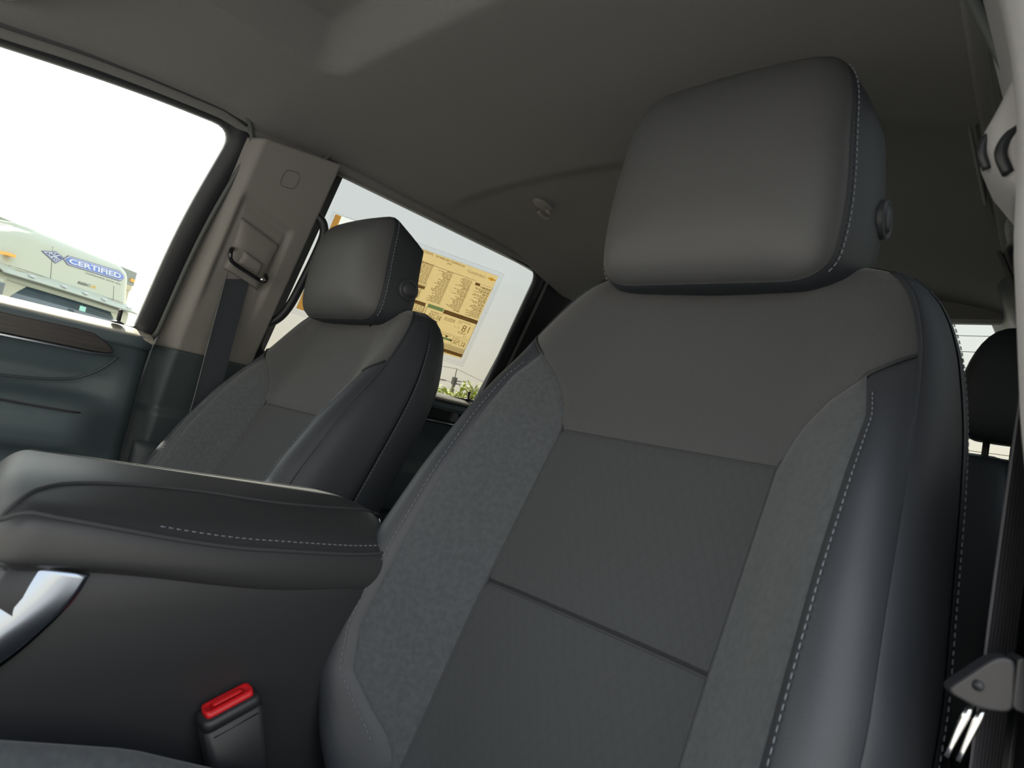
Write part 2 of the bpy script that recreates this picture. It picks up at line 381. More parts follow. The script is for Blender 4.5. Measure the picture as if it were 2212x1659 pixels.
MB().tube([(panel_x(z, y, 'front') * sst(.44, .33, y) - .772 * (1 - sst(.44, .33, y)) if False else max(panel_x(z, y, 'front'), -.772) * (sst(.43, .30, y)) - .772 * (1 - sst(.43, .30, y)) + .003, y, z) for y, z in crspline([(-.55, -.118), (.1, -.116), (.25, -.119), (.33, -.122)], 8)], .0022, 6).build('armrest_seam', 'seam', d1)
tag(d1, 'front passenger door, dark panel below the brightly lit window')

# ------------------------------------------------------------------ B pillar trims
def pillar(s, parent, y0, y1, zlo, zhi, m, name, pocket=True, prof=None, nz=90, th=.02):
    P = []
    for j in range(nz + 1):
        z = zlo + (zhi(0) - zlo) * j / nz; row = []
        for i in range(61):
            t = i / 60; y = y0 + (y1 - y0) * t
            zz = zlo + (zhi(y) - zlo) * j / nz
            tt = (y - y0) / (y1 - y0)
            off = .042 * sst(0, .17, tt) ** .8 * (1 - sst(.93, 1.0, tt)) - .0 
            if pocket:
                ins = sst(.482, .496, y) * (1 - sst(.606, .620, y)); v = 1 - sst(.385, .40, zz + .25 * (y - .5))
                off -= .010 * ins * v * sst(.12, .24, zz)
                ins2 = sst(.496, .502, y) * (1 - sst(.60, .606, y)); off += .003 * ins2 * (1 - sst(.372, .378, zz + .25 * (y - .5))) * sst(.2, .26, zz)
            row.append(side(y, zz, off + .004, s))
        P.append(row)
    return MB().shell(P, (s * th, 0, 0)).build(name, m, parent)
b1 = empty('trim_2', (-.7, .56, 0), kind='structure', label='passenger side B-pillar trim between the doors')
pillar(-1, b1, .450, .668, .046, lambda y: .505 + .14 * (y - .446), 'pillar', 'upper_trim')
pillar(-1, b1, .448, .674, -.74, lambda y: .046, 'pillardark', 'lower_trim', pocket=False)
mb = MB(); pts = smooth_loop([(.545, .44), (.58, .445), (.58, .48), (.545, .475)], .012, 4)
pts.append(pts[0])
mb.tube([side(a, b, .0462, -1) for a, b in pts], .0008, 6, caps=False).build('airbag_mark', 'rubber', b1)
# lower seat-belt anchor cover, a rounded dark bulge low on the pillar
P = []
for j in range(17):
    a = j / 16; P.append([side(.455 + .085 * u, -.17 - .22 * a, .046 + .03 * math.sin(math.pi * u) ** .6 * math.sin(math.pi * min(1, a * 1.0 + .02)) ** .5, -1) for u in np.linspace(0.02, .98, 13)])
MB().shell(P, (-.01, 0, 0)).build('lower_cover', 'pillardark', b1)
# driver's pillar: curved inner face that swells inwards lower down
b2 = empty('trim_3', (.7, .56, 0), kind='structure', label="driver's B-pillar trim, strip painted pale for daylight at the right edge")
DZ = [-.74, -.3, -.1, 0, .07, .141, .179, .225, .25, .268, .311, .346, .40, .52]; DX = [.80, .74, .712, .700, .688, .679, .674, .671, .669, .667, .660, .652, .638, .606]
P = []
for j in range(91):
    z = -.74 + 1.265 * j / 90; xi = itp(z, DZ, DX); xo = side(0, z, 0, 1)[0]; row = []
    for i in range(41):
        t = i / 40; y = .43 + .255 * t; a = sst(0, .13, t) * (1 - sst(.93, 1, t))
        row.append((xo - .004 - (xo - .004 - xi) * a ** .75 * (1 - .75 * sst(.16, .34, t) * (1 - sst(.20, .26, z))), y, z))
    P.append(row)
MB().shell(P, (.02, 0, 0)).build('inner_trim', 'pillarlit', b2)
# wall panels behind the pillars, C pillars, rear wall
def solid_side(s, loop_yz, i0, i1, name, m, parent, bevel=.006):
    n = len(loop_yz); mb = MB()
    mb.add([side(a, b, i1, s) for a, b in loop_yz] + [side(a, b, i0, s) for a, b in loop_yz],
           [tuple(range(n)), tuple(range(2 * n - 1, n - 1, -1))] + [(k, (k + 1) % n, n + (k + 1) % n, n + k) for k in range(n)])
    return mb.build(name, m, parent, smooth=False, bevel=bevel)
for s, nm in ((-1, 'wall_left'), (1, 'wall_right')):
    w = empty(nm, (s * .8, .9, .3), kind='structure')
    P = [[side(y, z, -.022, s) for y in np.linspace(.44, .70, 5)] for z in (-.9, -.5, -.2, .0, .08, .3, .5, .55)]
    MB().shell(P, (s * .02, 0, 0)).build('pillar_core', 'black', w)
    P = []
    for j in range(41):      # C pillar trim, dark, rounded into the back corner
        z = -.5 + 1.06 * j / 40; row = []
        for i in range(21):
            t = i / 20; y = 1.462 + .41 * t; off = -.006 + .045 * sst(0, .35, t) + .11 * max(0, t - .6) ** 1.5
            row.append(side(y, z, off, s))
        P.append(row)
    MB().shell(P, (s * .02, 0, 0)).build('rear_pillar', 'black' if s < 0 else 'pillardark', w)
    P = []
    ys = np.linspace(-.75, 1.86, 60); row0 = []
    for y in ys:          # roof rail beside the headliner edge
        ze = itp(y, eY, eZ); row0.append([side(y, ze + .012, .0, s), side(y, ze + .004, .012, s), side(y, ze - .006, .016, s), side(y, ze - .012, .012, s), side(y, ze - .012, -.02, s), side(y, ze + .03, -.02, s)])
    MB().grid(row0, closed_u=True).build('roof_rail', 'headliner', w)
wr_ = empty('wall_rear', (0, 1.8, 0), kind='structure')
GX, Z0, Z1 = .615, .12, .505
def rear_strip(zs, inner, m_):
    for s in ((-1, 1) if inner else (0,)):
        vs = []
        for z in zs:
            xo = side(0, z, .004, 1)[0]
            a, b = (inner * s, xo * s) if inner else (-xo, xo)
            vs.append([(a, 1.76, z), (b, 1.76, z)])
        MB().shell(vs, (0, .05, 0)).build('rear_panel', m_, wr_, smooth=False)
rear_strip([-.78, -.5, -.1, 0, .08, Z0], None, 'black'); rear_strip([Z1, .55, .585], None, 'headliner'); rear_strip([Z0, .3, Z1 - .01], GX, 'black')
w3 = empty('window_1', (0, 1.79, .3), kind='structure', label='back window with fine heating lines')
MB().box((-GX, 1.788, Z0), (GX, 1.792, Z1)).build('glass_pane', 'backglass', w3, smooth=False)
for k in range(9):
    MB().box((-GX, 1.7866, Z0 + .03 + k * .04), (GX, 1.7876, Z0 + .0312 + k * .04)).build('heating_line', 'webedge', w3, smooth=False)

# ------------------------------------------------------------------ seats
ZT = [-.46, -.40, -.34, -.28, -.20, -.13, -.05, .03, .08, .12, .165, .203, .231, .250, .262, .268]
YC = [.438, .450, .464, .480, .508, .538, .575, .612, .635, .652, .668, .682, .693, .704, .718, .736]
CR = [.02, .035, .065, .086, .096, .098, .095, .082, .066, .048, .032, .020, .012, .006, .002, .0]
SC = [.74, .82, .94, 1.03, 1.07, 1.07, 1.045, 1.02, 1.00, .975, .94, .89, .83, .75, .63, .45]
TH = [.13, .13, .13, .13, .125, .125, .12, .115, .11, .105, .095, .085, .07, .055, .035, .012]
def build_seat(cx, dz, hr, label, hlabel, zs=1.0):
    r = empty('front_seat', (cx, .45, -.42 + dz), label=label, cat='seat')
    fine = np.linspace(-.46, .268, 150); fine = np.concatenate([fine[:-14], np.linspace(fine[-14], .268, 30)])
    sm = lambda z, Y: float(np.mean([np.interp(z + d, ZT, Y) for d in (-.012, -.006, 0, .006, .012)])) if z < .235 else itp(z, ZT, Y)
    SEG = [('mid', 26), ('fab', 12), ('vin', 12), ('pip', 8), ('sid', 14), ('bak', 10)]
    half = []   # per row: list of segments, each list of (u, y)
    UB = []
    for z in fine:
        yc, cr, sc, th = sm(z, YC), sm(z, CR), sm(z, SC), sm(z, TH)
        ctl = [(-.06, yc), (0, yc), (.07 * sc, yc - .001), (.118 * sc, yc - .003 - .02 * cr), (.145 * sc, yc - .004 - .22 * cr), (.175 * sc, yc - .66 * cr), (.203 * sc, yc - .97 * cr),
               (.229 * sc, yc - .93 * cr), (.250 * sc, yc - .60 * cr + .004), (.262 * sc, yc - .1 * cr + .018), (.266 * sc, yc + .05 * (th / .12)), (.258 * sc, yc + .8 * th), (.225 * sc, yc + th), (.12 * sc, yc + th * 1.05), (0, yc + th * 1.08)]
        d = np.array(crspline(ctl, 10)[10:])
        arc = np.concatenate([[0], np.cumsum(np.linalg.norm(np.diff(d, axis=0), axis=1))])
        iu = int(np.argmax(d[:, 0])); at_u = lambda u: float(np.interp(u, d[:iu + 1, 0], arc[:iu + 1]))
        u3 = .240 * sc
        u1 = itp(z, [-.46, -.3, .02, .045, .07, .096, .125, .148, .156], [.132, .131, .131, .137, .147, .166, .198, .228, .26])
        u2 = itp(z, [-.46, -.345, -.325, -.30, -.27, -.23, .08, .11, .13], [.135, .139, .15, .172, .195, .2050, .205, .196, .19])
        if u1 > u3: u1 = u3
        u2 = min(max(u1, u2), u3)
        s1, s2, s3 = at_u(u1), at_u(u2), at_u(u3)
        s4 = float(np.interp(yc + .035 * (th / .12), d[iu - 6:, 1], arc[iu - 6:])) if True else 0
        s4 = max(s4, s3 + .004); s5 = max(arc[-1] * .80 if arc[-1] * .80 > s4 else s4 + .01, s4 + .005)
        B = [0, s1, s2, s3, s4, min(s5, arc[-1] * .95), arc[-1]]
        B = list(np.maximum.accumulate(B)); UB.append((u1, u2, u3))
        row = []
        for (nm, n), a, b in zip(SEG, B[:-1], B[1:]):
            t = .5 - .5 * np.cos(np.linspace(0, np.pi, n + 1)) if nm != 'mid' else np.sin(np.linspace(0, np.pi / 2, n + 1))
            ss = a + (b - a) * t; pu = np.interp(ss, arc, d[:, 0]); py = np.interp(ss, arc, d[:, 1])
            # pillow the panel between its seams
            w = b - a; ed = np.minimum(ss - a if nm != 'mid' else ss * 0 + 9, b - ss)
            row.append([(float(u_), float(y_), float(e_), w) for u_, y_, e_ in zip(pu, py, ed)])
        half.append(row)
    SEAMS = (.025, -.160)
    def point(ri, si, k, s):
        u, y, ed, w = half[ri][si][k]; z = fine[ri]
        grv = .0045 * math.exp(-ed / .0045) if (w > .006) else .0045 * (w / .006 if w < .006 else 1)
        if si >= 4: grv *= .35
        y2 = y
        if si == 0:
            for zz in SEAMS: grv += .0045 * math.exp(-abs(z - zz) / .004) if abs(z - zz) < .05 else 0
            if z > .03: grv += -.003 * (1 - (u / .2) ** 2) if abs(u) < .2 else 0
        nu = 0; f = 1
        if si in (3, 4): nu = -1 * max(0, min(1, (abs(u) - .2) / .06)); f = .4
        if si == 5: f = -1
        dip = -.016 * math.exp(-(u / .10) ** 2) * sst(.19, .25, z) + .004 * sst(.18, .25, z) * math.exp(-((u - .14) / .06) ** 2)
        return (cx + s * (u + nu * grv), y2 + f * grv * .9, (z) * zs + dz + dip)
    lo_, hi_ = 0, len(fine) - 1
    def rows_between(a, b): return [i for i in range(len(fine)) if a - .003 <= fine[i] <= b + .003]
    def seg_mesh(name, m, segs, ri, sides, **kw):
        mb = MB()
        if len(sides) == 2 and 0 in segs:
            P = []
            for i in ri:
                L = []
                for si in reversed(segs):
                    n = len(half[i][si]); L += [point(i, si, k, -1) for k in range(n - 1, 0 if si == 0 else -1, -1)]
                for si in segs: L += [point(i, si, k, 1) for k in range(len(half[i][si]))]
                P.append(L)
            mb.grid(P)
        else:
            for s in sides:
                P = [[point(i, si, k, s) for si in segs for k in range(len(half[i][si]))] for i in ri]
                mb.grid(P)
        return mb.build(name, m, r, **kw)
    seg_mesh('shoulder_panel', 'ribbed', [0], rows_between(SEAMS[0], .3), (-1, 1))
    seg_mesh('center_panel', 'lattice', [0], rows_between(SEAMS[1], SEAMS[0]), (-1, 1))
    seg_mesh('center_panel', 'lattice', [0], rows_between(-.46, SEAMS[1]), (-1, 1))
    top = [i for i in range(len(fine)) if fine[i] < .135]
    full = list(range(len(fine)))
    for s in (-1, 1):
        seg_mesh('bolster_panel', 'heather', [1], top, (s,), label='heathered grey fabric bolster panel')
        seg_mesh('bolster', 'vinyl', [2, 3], full, (s,), label='smooth charcoal vinyl bolster edge')
        seg_mesh('side_panel', 'sidev', [4], full, (s,))
    seg_mesh('back_panel', 'sidev', [5], full, (-1,)); seg_mesh('back_panel', 'sidev', [5], full, (1,))
    # piping along the outer seam, seam cords and stitching
    def line(fn, rows): return [fn(i) for i in rows]
    rr = [i for i in range(8, len(fine) - 8)]
    for s in (-1, 1):
        MB().tube([point(i, 3, 0, s) for i in rr][::2], .0026, 6).build('piping', 'vinyl', r)
    for zz in SEAMS:
        i_ = min(range(len(fine)), key=lambda q_: abs(fine[q_] - zz)); L_ = [point(i_, 0, k, -1) for k in range(len(half[i_][0]) - 1, 0, -1)] + [point(i_, 0, k, 1) for k in range(len(half[i_][0]))]
        MB().tube([(a, b + .0004, c) for a, b, c in L_], .0019, 6).build('sewn_seam', 'seam', r)
    for s in (-1, 1):
        MB().tube([(a, b + .0004, c) for a, b, c in [point(i, 1, 0, s) for i in range(4, len(fine)) if fine[i] < .15]], .0017, 6).build('sewn_seam', 'seam', r)
    st = MB()
    def stitch(pts, off=(0, -.0012, 0), L=.0042, gap=.0026, rad=.00055):
        pts = [np.array(p) for p in pts]; arc = np.concatenate([[0], np.cumsum([np.linalg.norm(b - a) for a, b in zip(pts[:-1], pts[1:])])])
        A = np.array(pts); p = lambda q: np.array([np.interp(q, arc, A[:, c]) for c in range(3)])
        q = 0
        while q + L < arc[-1]:
            a, b = p(q) + off, p(q + L) + off; st.tube([a, (a + b) / 2 + np.array((0, -.0004, 0)), b], rad, 4); q += L + gap
    for s in (-1, 1):
        r2 = [i for i in range(len(fine)) if -.33 < fine[i] < .11]
        stitch([point(i, 2, 3, s) for i in r2])
        r3 = [i for i in range(len(fine)) if -.40 < fine[i] < .2]
        stitch([np.array(point(i, 4, 1, s)) + (s * .001, -.001, 0) for i in r3], off=(s * .0012, -.0004, 0))
        stitch([np.array(point(i, 5, 1, s)) + (s * .001, -.001, 0) for i in r3 if fine[i] < .03], off=(s * .0012, -.0004, 0))
    st.build('stitching', 'thread', r, kind='stuff')
    # seat cushion
    P = []
    for j in range(37):
        y = -.12 + .62 * j / 36; row = []
        roll = .06 * (1 - sst(-.12, -.03, y)); zc = -.405 - .03 * (y + .1) - roll + dz
        cres = itp(y, [-.12, .0, .1, .2, .3, .4, .5], [.06, .13, .155, .128, .085, .03, .0])
        half_ = [(0, 0), (.08, 0), (.13, .004), (.150, .25 * 1), (.185, .8), (.212, 1.0), (.236, .86), (.252, .35), (.256, -.4), (.25, -1.3), (.2, -1.7), (0, -1.7)]
        d = []
        for u, h in half_:
            z = zc + (h * cres if h >= 0 and u > .1 else (h if u <= .13 else h * .1)); d.append((u, z))
        d = crspline(d, 5)
        ls = .76 if cx > 0 else 1
        L = [(cx - u * ls, y, z) for u, z in reversed(d[1:])] + [(cx + u, y, z) for u, z in d]
        P.append(L)
    mb = MB().rings(P); mb.build('seat_cushion', 'heather', r)
    MB().box((cx - .17, -.02, -.72), (cx + .22, .52, -.50 + dz)).build('seat_base', 'black', r, bevel=.02)
    # headrest: outline rings from the front face round to the back; the cover starts at the sewn seam
    hx, hz0, hz1, hy, hw = hr; hc = (hz1 + hz0) / 2; hh = (hz1 - hz0) / 2
    ol = smooth_loop([(-1.01, -1), (1.01, -1), (1.075, -.38), (.93, .97), (.3, 1.03), (-.3, 1.03), (-.965, .97), (-1.075, -.38)], [.34, .34, .4, .50, .3, .3, .50, .4], 10)
    lv = [(.0, -.016), (.25, -.0155), (.5, -.0135), (.7, -.010), (.82, -.0055), (.90, .001), (.95, .0085), (.975, .0155), (.985, .021)]      # scale, y
    bu, dp = (1.0, 1.0) if cx > 0 else (.40, .70)
    lv2 = [(.985, .021), (1.0, .026)] + [(1 + (q_ - 1) * bu, .026 + (y_ - .026) * dp) for q_, y_ in ((1.025, .036), (1.072, .056), (1.105, .080), (1.110, .104), (1.06, .128))] + [(.90, .026 + .120 * dp)]
    def hp(k, sc_, yy, q=1.0):
        """outline point k; sc_<1 insets the outline by hw*(1-sc_), q shrinks it towards the centre"""
        a, b = ol[k % len(ol)]; ins = hw * (1 - sc_); sx = (hw - ins) / hw if sc_ <= 1 else sc_; sz = (hh - ins) / hh if sc_ <= 1 else 1
        a, b = a * sx * q, b * sz * q; back = max(0, yy - .03)
        return (hx + a * hw, hy + .012 + yy + .014 * max(0, b) ** 2, hc + b * hh - (back * .62 * b * b if b > 0 else 0))
    def ring(sc_, yy, q=1.0): return [hp(k, sc_, yy, q) for k in range(len(ol))]
    F = [ring(.80, -.016 + .012 * q ** 4, q) for q in (0.0, .15, .3, .45, .6, .72, .84, .93)]
    F += [ring(q, y_) for q, y_ in ((.80, -.004), (.84, -.0015), (.88, .002), (.92, .0065), (.95, .011), (.97, .016), (.984, .0215))]
    B_ = [ring(q, y_) for q, y_ in lv2 if q > .75]
    B_ += [ring(.90, .026 + .125 * dp + .008 * (1 - q), q) for q in (.9, .7, .4, 0.0)]
    hroot = MB().grid(F, closed_u=True).build('headrest', 'headv', r, label=hlabel)
    MB().grid(B_, closed_u=True).build('headrest_cover', 'sidev', hroot)
    seamr = ring(.984, .0215); MB().tube(seamr + seamr[:2], .0012, 5, caps=False).build('headrest_seam', 'seam', hroot)
    st = MB()
    sring = ring(1.008, .0285); n0 = len(sring)
    for sg in (-1, 1):
        pts_ = [p_ for p_ in sring if (p_[0] - hx) * sg > hw * .70 and abs(p_[2] - hc) < hh * .93]
        pts_.sort(key=lambda p_: p_[2])
        stitch([np.array(p_) + (sg * .0012, 0, 0) for p_ in pts_], off=(0, 0, 0), L=.0050, gap=.0022, rad=.0009)
    st.build('headrest_stitching', 'thread', hroot, kind='stuff')
    if True:
        mb = MB(); n = 24; bx = hx + hw * (1.17 if cx > 0 else 1.105); by = hy + .012 + (.098 if cx > 0 else .074); bz = hc - hh * .30
        prof = [(.0225, -.004), (.0225, .0035), (.0205, .006), (.0185, .004), (.0150, .004), (.0140, .0065), (.008, .0078), (0, .008)]
        mb.grid([[(bx + h, by + r_ * math.cos(k * 2 * math.pi / n), bz + r_ * math.sin(k * 2 * math.pi / n)) for k in range(n)] for r_, h in prof], closed_u=True)
        mb.build('release_button', 'vinyl', hroot)
    for s in (-1, 1):
        MB().tube([(hx + s * .07, hy + .075, hz0 + .03), (hx + s * .07, hy + .085, hz0 - .09)], .007, 12).build('headrest_post', 'chrome', r)
    return r
build_seat(.378, 0, (.3690, .226, .505, .622, .1425), "driver's charcoal cloth and vinyl bucket seat filling the right half", 'charcoal vinyl headrest')
build_seat(-.413, -.055, (-.422, .170, .392, .618, .136), 'front passenger bucket seat, further away beyond the centre console', 'charcoal vinyl headrest')

# rear bench behind
rb = empty('rear_bench', (0, 1.4, -.5), label='dark rear bench seat behind the front seats', cat='seat')
P = []
for z, y, sc in ((-.45, 1.30, 1), (-.2, 1.37, 1), (0, 1.43, 1), (.10, 1.46, .99), (.135, 1.475, .985), (.150, 1.49, .97), (.158, 1.52, .95)):
    th = .18 if z < .1 else .15 - (z - .1) * 1.6
    sec = crspline([(-.62, y + .02), (-.57, y), (-.3, y + .01), (0, y), (.3, y + .01), (.60, y), (.64, y + .02), (.645, y + th / 2), (.64, y + th), (0, y + th), (-.62, y + th), (-.63, y + th / 2)], 6, closed=True)
    P.append([(a * sc, b, z) for a, b in sec])
MB().rings(P).build('bench_back', 'sidev', rb, label='dark bench backrest')
MB().box((-.62, .98, -.50), (.62, 1.42, -.34)).build('bench_cushion', 'sidev', rb, bevel=.04)
MB().box((-.60, 1.05, -.74), (.60, 1.40, -.48)).build('bench_base', 'black', rb)
for x in (-.52, .0, .655):
    x = .64 if x > .6 else x
    P = []
    for k in range(17):
        t = -math.cos(math.pi * k / 16); q = (1 - abs(t) ** 2.6) ** (1 / 2.6) if abs(t) < 1 else 0
        ww = .105 * (1 - .22 * t) * (.35 + .65 * q)
        P.append([(x + ww * math.copysign(abs(math.cos(a)) ** .6, math.cos(a)), 1.53 + .05 * (.3 + .7 * q) * math.copysign(abs(math.sin(a)) ** .6, math.sin(a)), .30 + .117 * t) for a in np.linspace(0, 2 * math.pi, 33)[:-1]])
    hb = MB().rings(P).build('bench_headrest', 'sidev', rb)
    for s in (-1, 1): MB().tube([(x + s * .05, 1.53, .10), (x + s * .05, 1.53, .22)], .006, 8).build('headrest_post', 'black', hb)

# ------------------------------------------------------------------ centre console
co = empty('center_console', (.05, .30, -.74), label='dark centre console with padded armrest lid and chrome front trim', cat='console')
XN, XF = .168, -.055
def lidz(y): return -.105 - .045 * (y - .13)
def lid_section(y, inset, zt, zb):
    """closed x-z section of the lid at y"""
    n_, f_ = XN - inset, XF + inset
    cd_ = 1 - .45 * (1 - sst(.09, .30, y))
    c = [(f_, (zt + zb) / 2 - .004), (f_ + .004, zt - .012), (f_ + .022, zt - .001), (.03, zt + .004), (.09, zt + .001), (n_ - .030, zt - .017 * cd_), (n_ - .010, zt - .031 * cd_), (n_ - .001, zt - .031 * cd_ - .011), (n_ + .001, (zt + zb) / 2 - .018), (n_ - .006, zb + .008), (n_ - .025, zb), (.05, zb - .001), (f_ + .02, zb)]
    return [(a, y, b) for a, b in crspline(c, 8, closed=True)]
def lid_params(y):
    t = (y - .088) / .387; fr = max(0, 1 - max(0, t) / .075) ** 2.2; bk = max(0, (t - .93) / .07) ** 2
    return lidz(y) - .018 * fr - .012 * bk, lidz(y) - .066 - .018 * sst(.12, .34, y) + .006 * fr + .012 * bk, .016 * fr + .012 * bk
def lid_shift(x, y):
    """the front end runs back towards the passenger side"""
    return y + .030 * max(0, (XN - x) / .223) ** 1.4 * max(0, 1 - (y - .088) / .30) ** 2
P = []
for k in range(60):
    t = k / 59; t = t * .35 if t < .35 else t; t = (k / 59) ** 1.5; y = .088 + .387 * t
    zt, zb, ins = lid_params(y)
    P.append([(a, lid_shift(a, b), c) for a, b, c in lid_section(y, ins, zt, zb)])
lid = MB().rings(P).build('armrest_lid', 'console', co, label='padded armrest lid')
# seams on the lid
def lid_top(x, y):
    zt, zb, ins = lid_params(y); c = np.array([(p_[0], p_[2]) for p_ in lid_section(y, ins, zt, zb)])
    k0 = int(np.argmin(c[:, 0])); k1 = int(np.argmax(c[:, 0])); c = np.roll(c, -k0, axis=0); k1 = int(np.argmax(c[:, 0])); c = c[:k1 + 1]
    o_ = np.argsort(c[:, 0]); return itp(x, c[o_, 0], c[o_, 1])
far = [(.152, .096), (.145, .104), (.128, .118), (.112, .140), (.100, .185), (.096, .25), (.102, .33), (.098, .41), (.092, .462)]
near = [(.150, .094), (.1565, .102), (.161, .12), (.163, .16), (.164, .22), (.164, .30), (.164, .40), (.160, .462)]
pf = crspline(far, 8); pn = crspline(near, 8)
MB().tube([(a, lid_shift(a, b), lid_top(a, b) + .0003) for a, b in pf], .0017, 6).build('lid_seam', 'seam', lid)
MB().tube([(a, lid_shift(a, b), lid_top(a, b) + .0003) for a, b in pn], .0024, 6).build('lid_seam', 'seam', lid)
st2 = MB(); A = np.array(pn); arc = np.concatenate([[0], np.cumsum(np.linalg.norm(np.diff(A, axis=0), axis=1))]); q = .0
while q < arc[-1] - .01:
    a = [np.interp(q + d, arc, A[:, 0]) - .007 for d in (0, .004)]; b = [np.interp(q + d, arc, A[:, 1]) for d in (0, .004)]
    if q > .11: st2.tube([(a[k], b[k], lid_top(a[k], b[k]) + .0010) for k in (0, 1)], .0006, 4)
    q += .0066
st2.build('lid_stitching', 'thread', lid, kind='stuff')
MB().tube([(-.028, lid_shift(-.028, y), lid_top(-.028, y) + .0002) for y in np.linspace(.115, .455, 24)], .0011, 6).build('lid_piping', 'seam', lid)
# body under the lid
P = []
for z, xn, xf, y0 in ((-.150, .155, -.045, .115), (-.185, .162, -.05, .10), (-.20, .164, -.05, .12), (-.25, .158, -.05, .085), (-.35, .15, -.045, .0), (-.5, .15, -.04, -.15), (-.74, .15, -.04, -.3)):
    sec = crspline([(xn - .012, y0), (xn, y0 + .02), (xn, .3), (xn, .44), (xn - .02, .465), (.05, .475), (xf + .02, .47), (xf, .45), (xf, .3), (xf, y0 + .02), (xf + .012, y0), (.05, y0 - .004)], 6, closed=True)
    P.append([(a, b, z) for a, b in sec])
MB().rings(P).build('console_body', 'consbody', co, bevel=0)
# chrome sweep at the front of the console, curving down and forward
RC = crspline([(.158, -.168), (.152, -.186), (.139, -.207), (.118, -.232), (.08, -.262), (.02, -.29)], 5)
LC = crspline([(.112, -.160), (.095, -.176), (.075, -.194), (.050, -.212), (.01, -.232), (-.05, -.25)], 5); P = []
for a, b in zip(RC, LC):
    P.append([(.1662 + .0015 * math.sin(math.pi * u) - .026 * u ** 2.2, a[0] + (b[0] - a[0]) * u, a[1] + (b[1] - a[1]) * u) for u in np.linspace(0, 1, 17)])
MB().shell(P, (-.004, 0, 0)).build('chrome_trim', 'chrome', co)
MB().box((-.04, -.35, -.40), (.14, .10, -.26)).build('console_front', 'consbody', co, bevel=.02)
# rear chrome edge of the console behind the lid
MB().tube(crspline([(-.056, .44, -.128), (-.045, .470, -.130), (-.02, .488, -.131), (.02, .496, -.132), (.06, .494, -.134), (.085, .485, -.14)], 6), .0035, 8, flat=.6).build('chrome_edge', 'chromed', co)
MB().box((-.045, .455, -.20), (.085, .490, -.140)).build('console_rear', 'black', co, bevel=.008)
MB().box((.048, .478, -.138), (.070, .494, -.128)).build('hinge_cover', 'tongue', co, bevel=.002)

# ------------------------------------------------------------------ driver's buckle
bk = empty('seat_belt_buckle', (.165, .34, -.40), label='black seat belt buckle with red button between console and driver seat', cat='buckle')
bc = Vector((.168, .293, -.286)); ax = Vector((.02, .36, -.93)).normalized(); wd = Vector((.0, .93, .36)); wd = (wd - ax * wd.dot(ax)).normalized(); tk = ax.cross(wd).normalized()
def bpt(w, t, l): p = bc + wd * w + tk * t + ax * l; return (p.x, p.y, p.z)
def rbox_rings(secs, n=6):
    P = []
    for l, hw_, ht_, rd in secs:
        lp = smooth_loop([(-hw_, -ht_), (hw_, -ht_), (hw_, ht_), (-hw_, ht_)], rd, 5); P.append([bpt(a, b, l) for a, b in lp])
    return P
MB().rings(rbox_rings([(.003, .023, .010, .006), (.004, .0255, .013, .007), (.012, .0265, .0135, .007), (.0125, .0258, .0128, .007), (.014, .0258, .0128, .007), (.0145, .0265, .0135, .007), (.07, .0245, .0125, .007), (.095, .021, .011, .007), (.10, .015, .008, .006)])).build('buckle_body', 'buckle', bk, smooth=True)
MB().rings(rbox_rings([(-.002, .0195, .0062, .004), (-.0035, .021, .0075, .004), (.006, .0215, .0085, .005)])).build('release_button', 'red', bk, label='red release button')
MB().rings(rbox_rings([(-.0042, .012, .0026, .002), (-.003, .014, .0036, .002)])).build('tongue_slot', 'red', bk)
MB().box((-.020, -.0136, .018), (.020, .0136, .0195), f=bpt).build('ridge', 'buckle', bk)
MB().tube([bpt(0, 0, .09), bpt(0, 0, .15), bpt(0, -.005, .3)], .012, 8, flat=.4).build('stalk', 'black', bk)

# ------------------------------------------------------------------ seat belts
def ribbon(pts, wdir, w, th, name, m, parent):
    P = []
    pts = crspline(pts, 8); wdir = crspline(wdir, 8) if isinstance(wdir, list) else [np.array(wdir)] * len(pts)
    for i, p in enumerate(pts):
        p = Vector(p); t = Vector(pts[min(i + 1, len(pts) - 1)]) - Vector(pts[max(i - 1, 0)]); t.normalize()
        wv = Vector(wdir[i]); wv = (wv - t * wv.dot(t)).normalized(); n = t.cross(wv)
        P.append([p + wv * w + n * th, p + wv * w - n * th, p - wv * w - n * th, p - wv * w + n * th])
    return MB().rings(P).build(name, m, parent, smooth=False, bevel=.0006)
pb = empty('seat_belt', (-.708, .55, .3), label='dark blue-black passenger seat belt hanging from the grey B-pillar', cat='seat belt')
bp_ = [(-.690, .547, .252), (-.698, .547, .235), (-.708, .549, .10), (-.708, .548, -.05), (-.708, .543, -.20), (-.708, .542, -.45), (-.708, .54, -.72)]
rb_ = ribbon(bp_, (.12, 1, .05), .0255, .0008, 'webbing', 'webbing', pb)
MB().tube([(p[0] + .002, p[1] - .0262, p[2]) for p in bp_], .0011, 6).build('webbing_edge', 'webedge', pb)
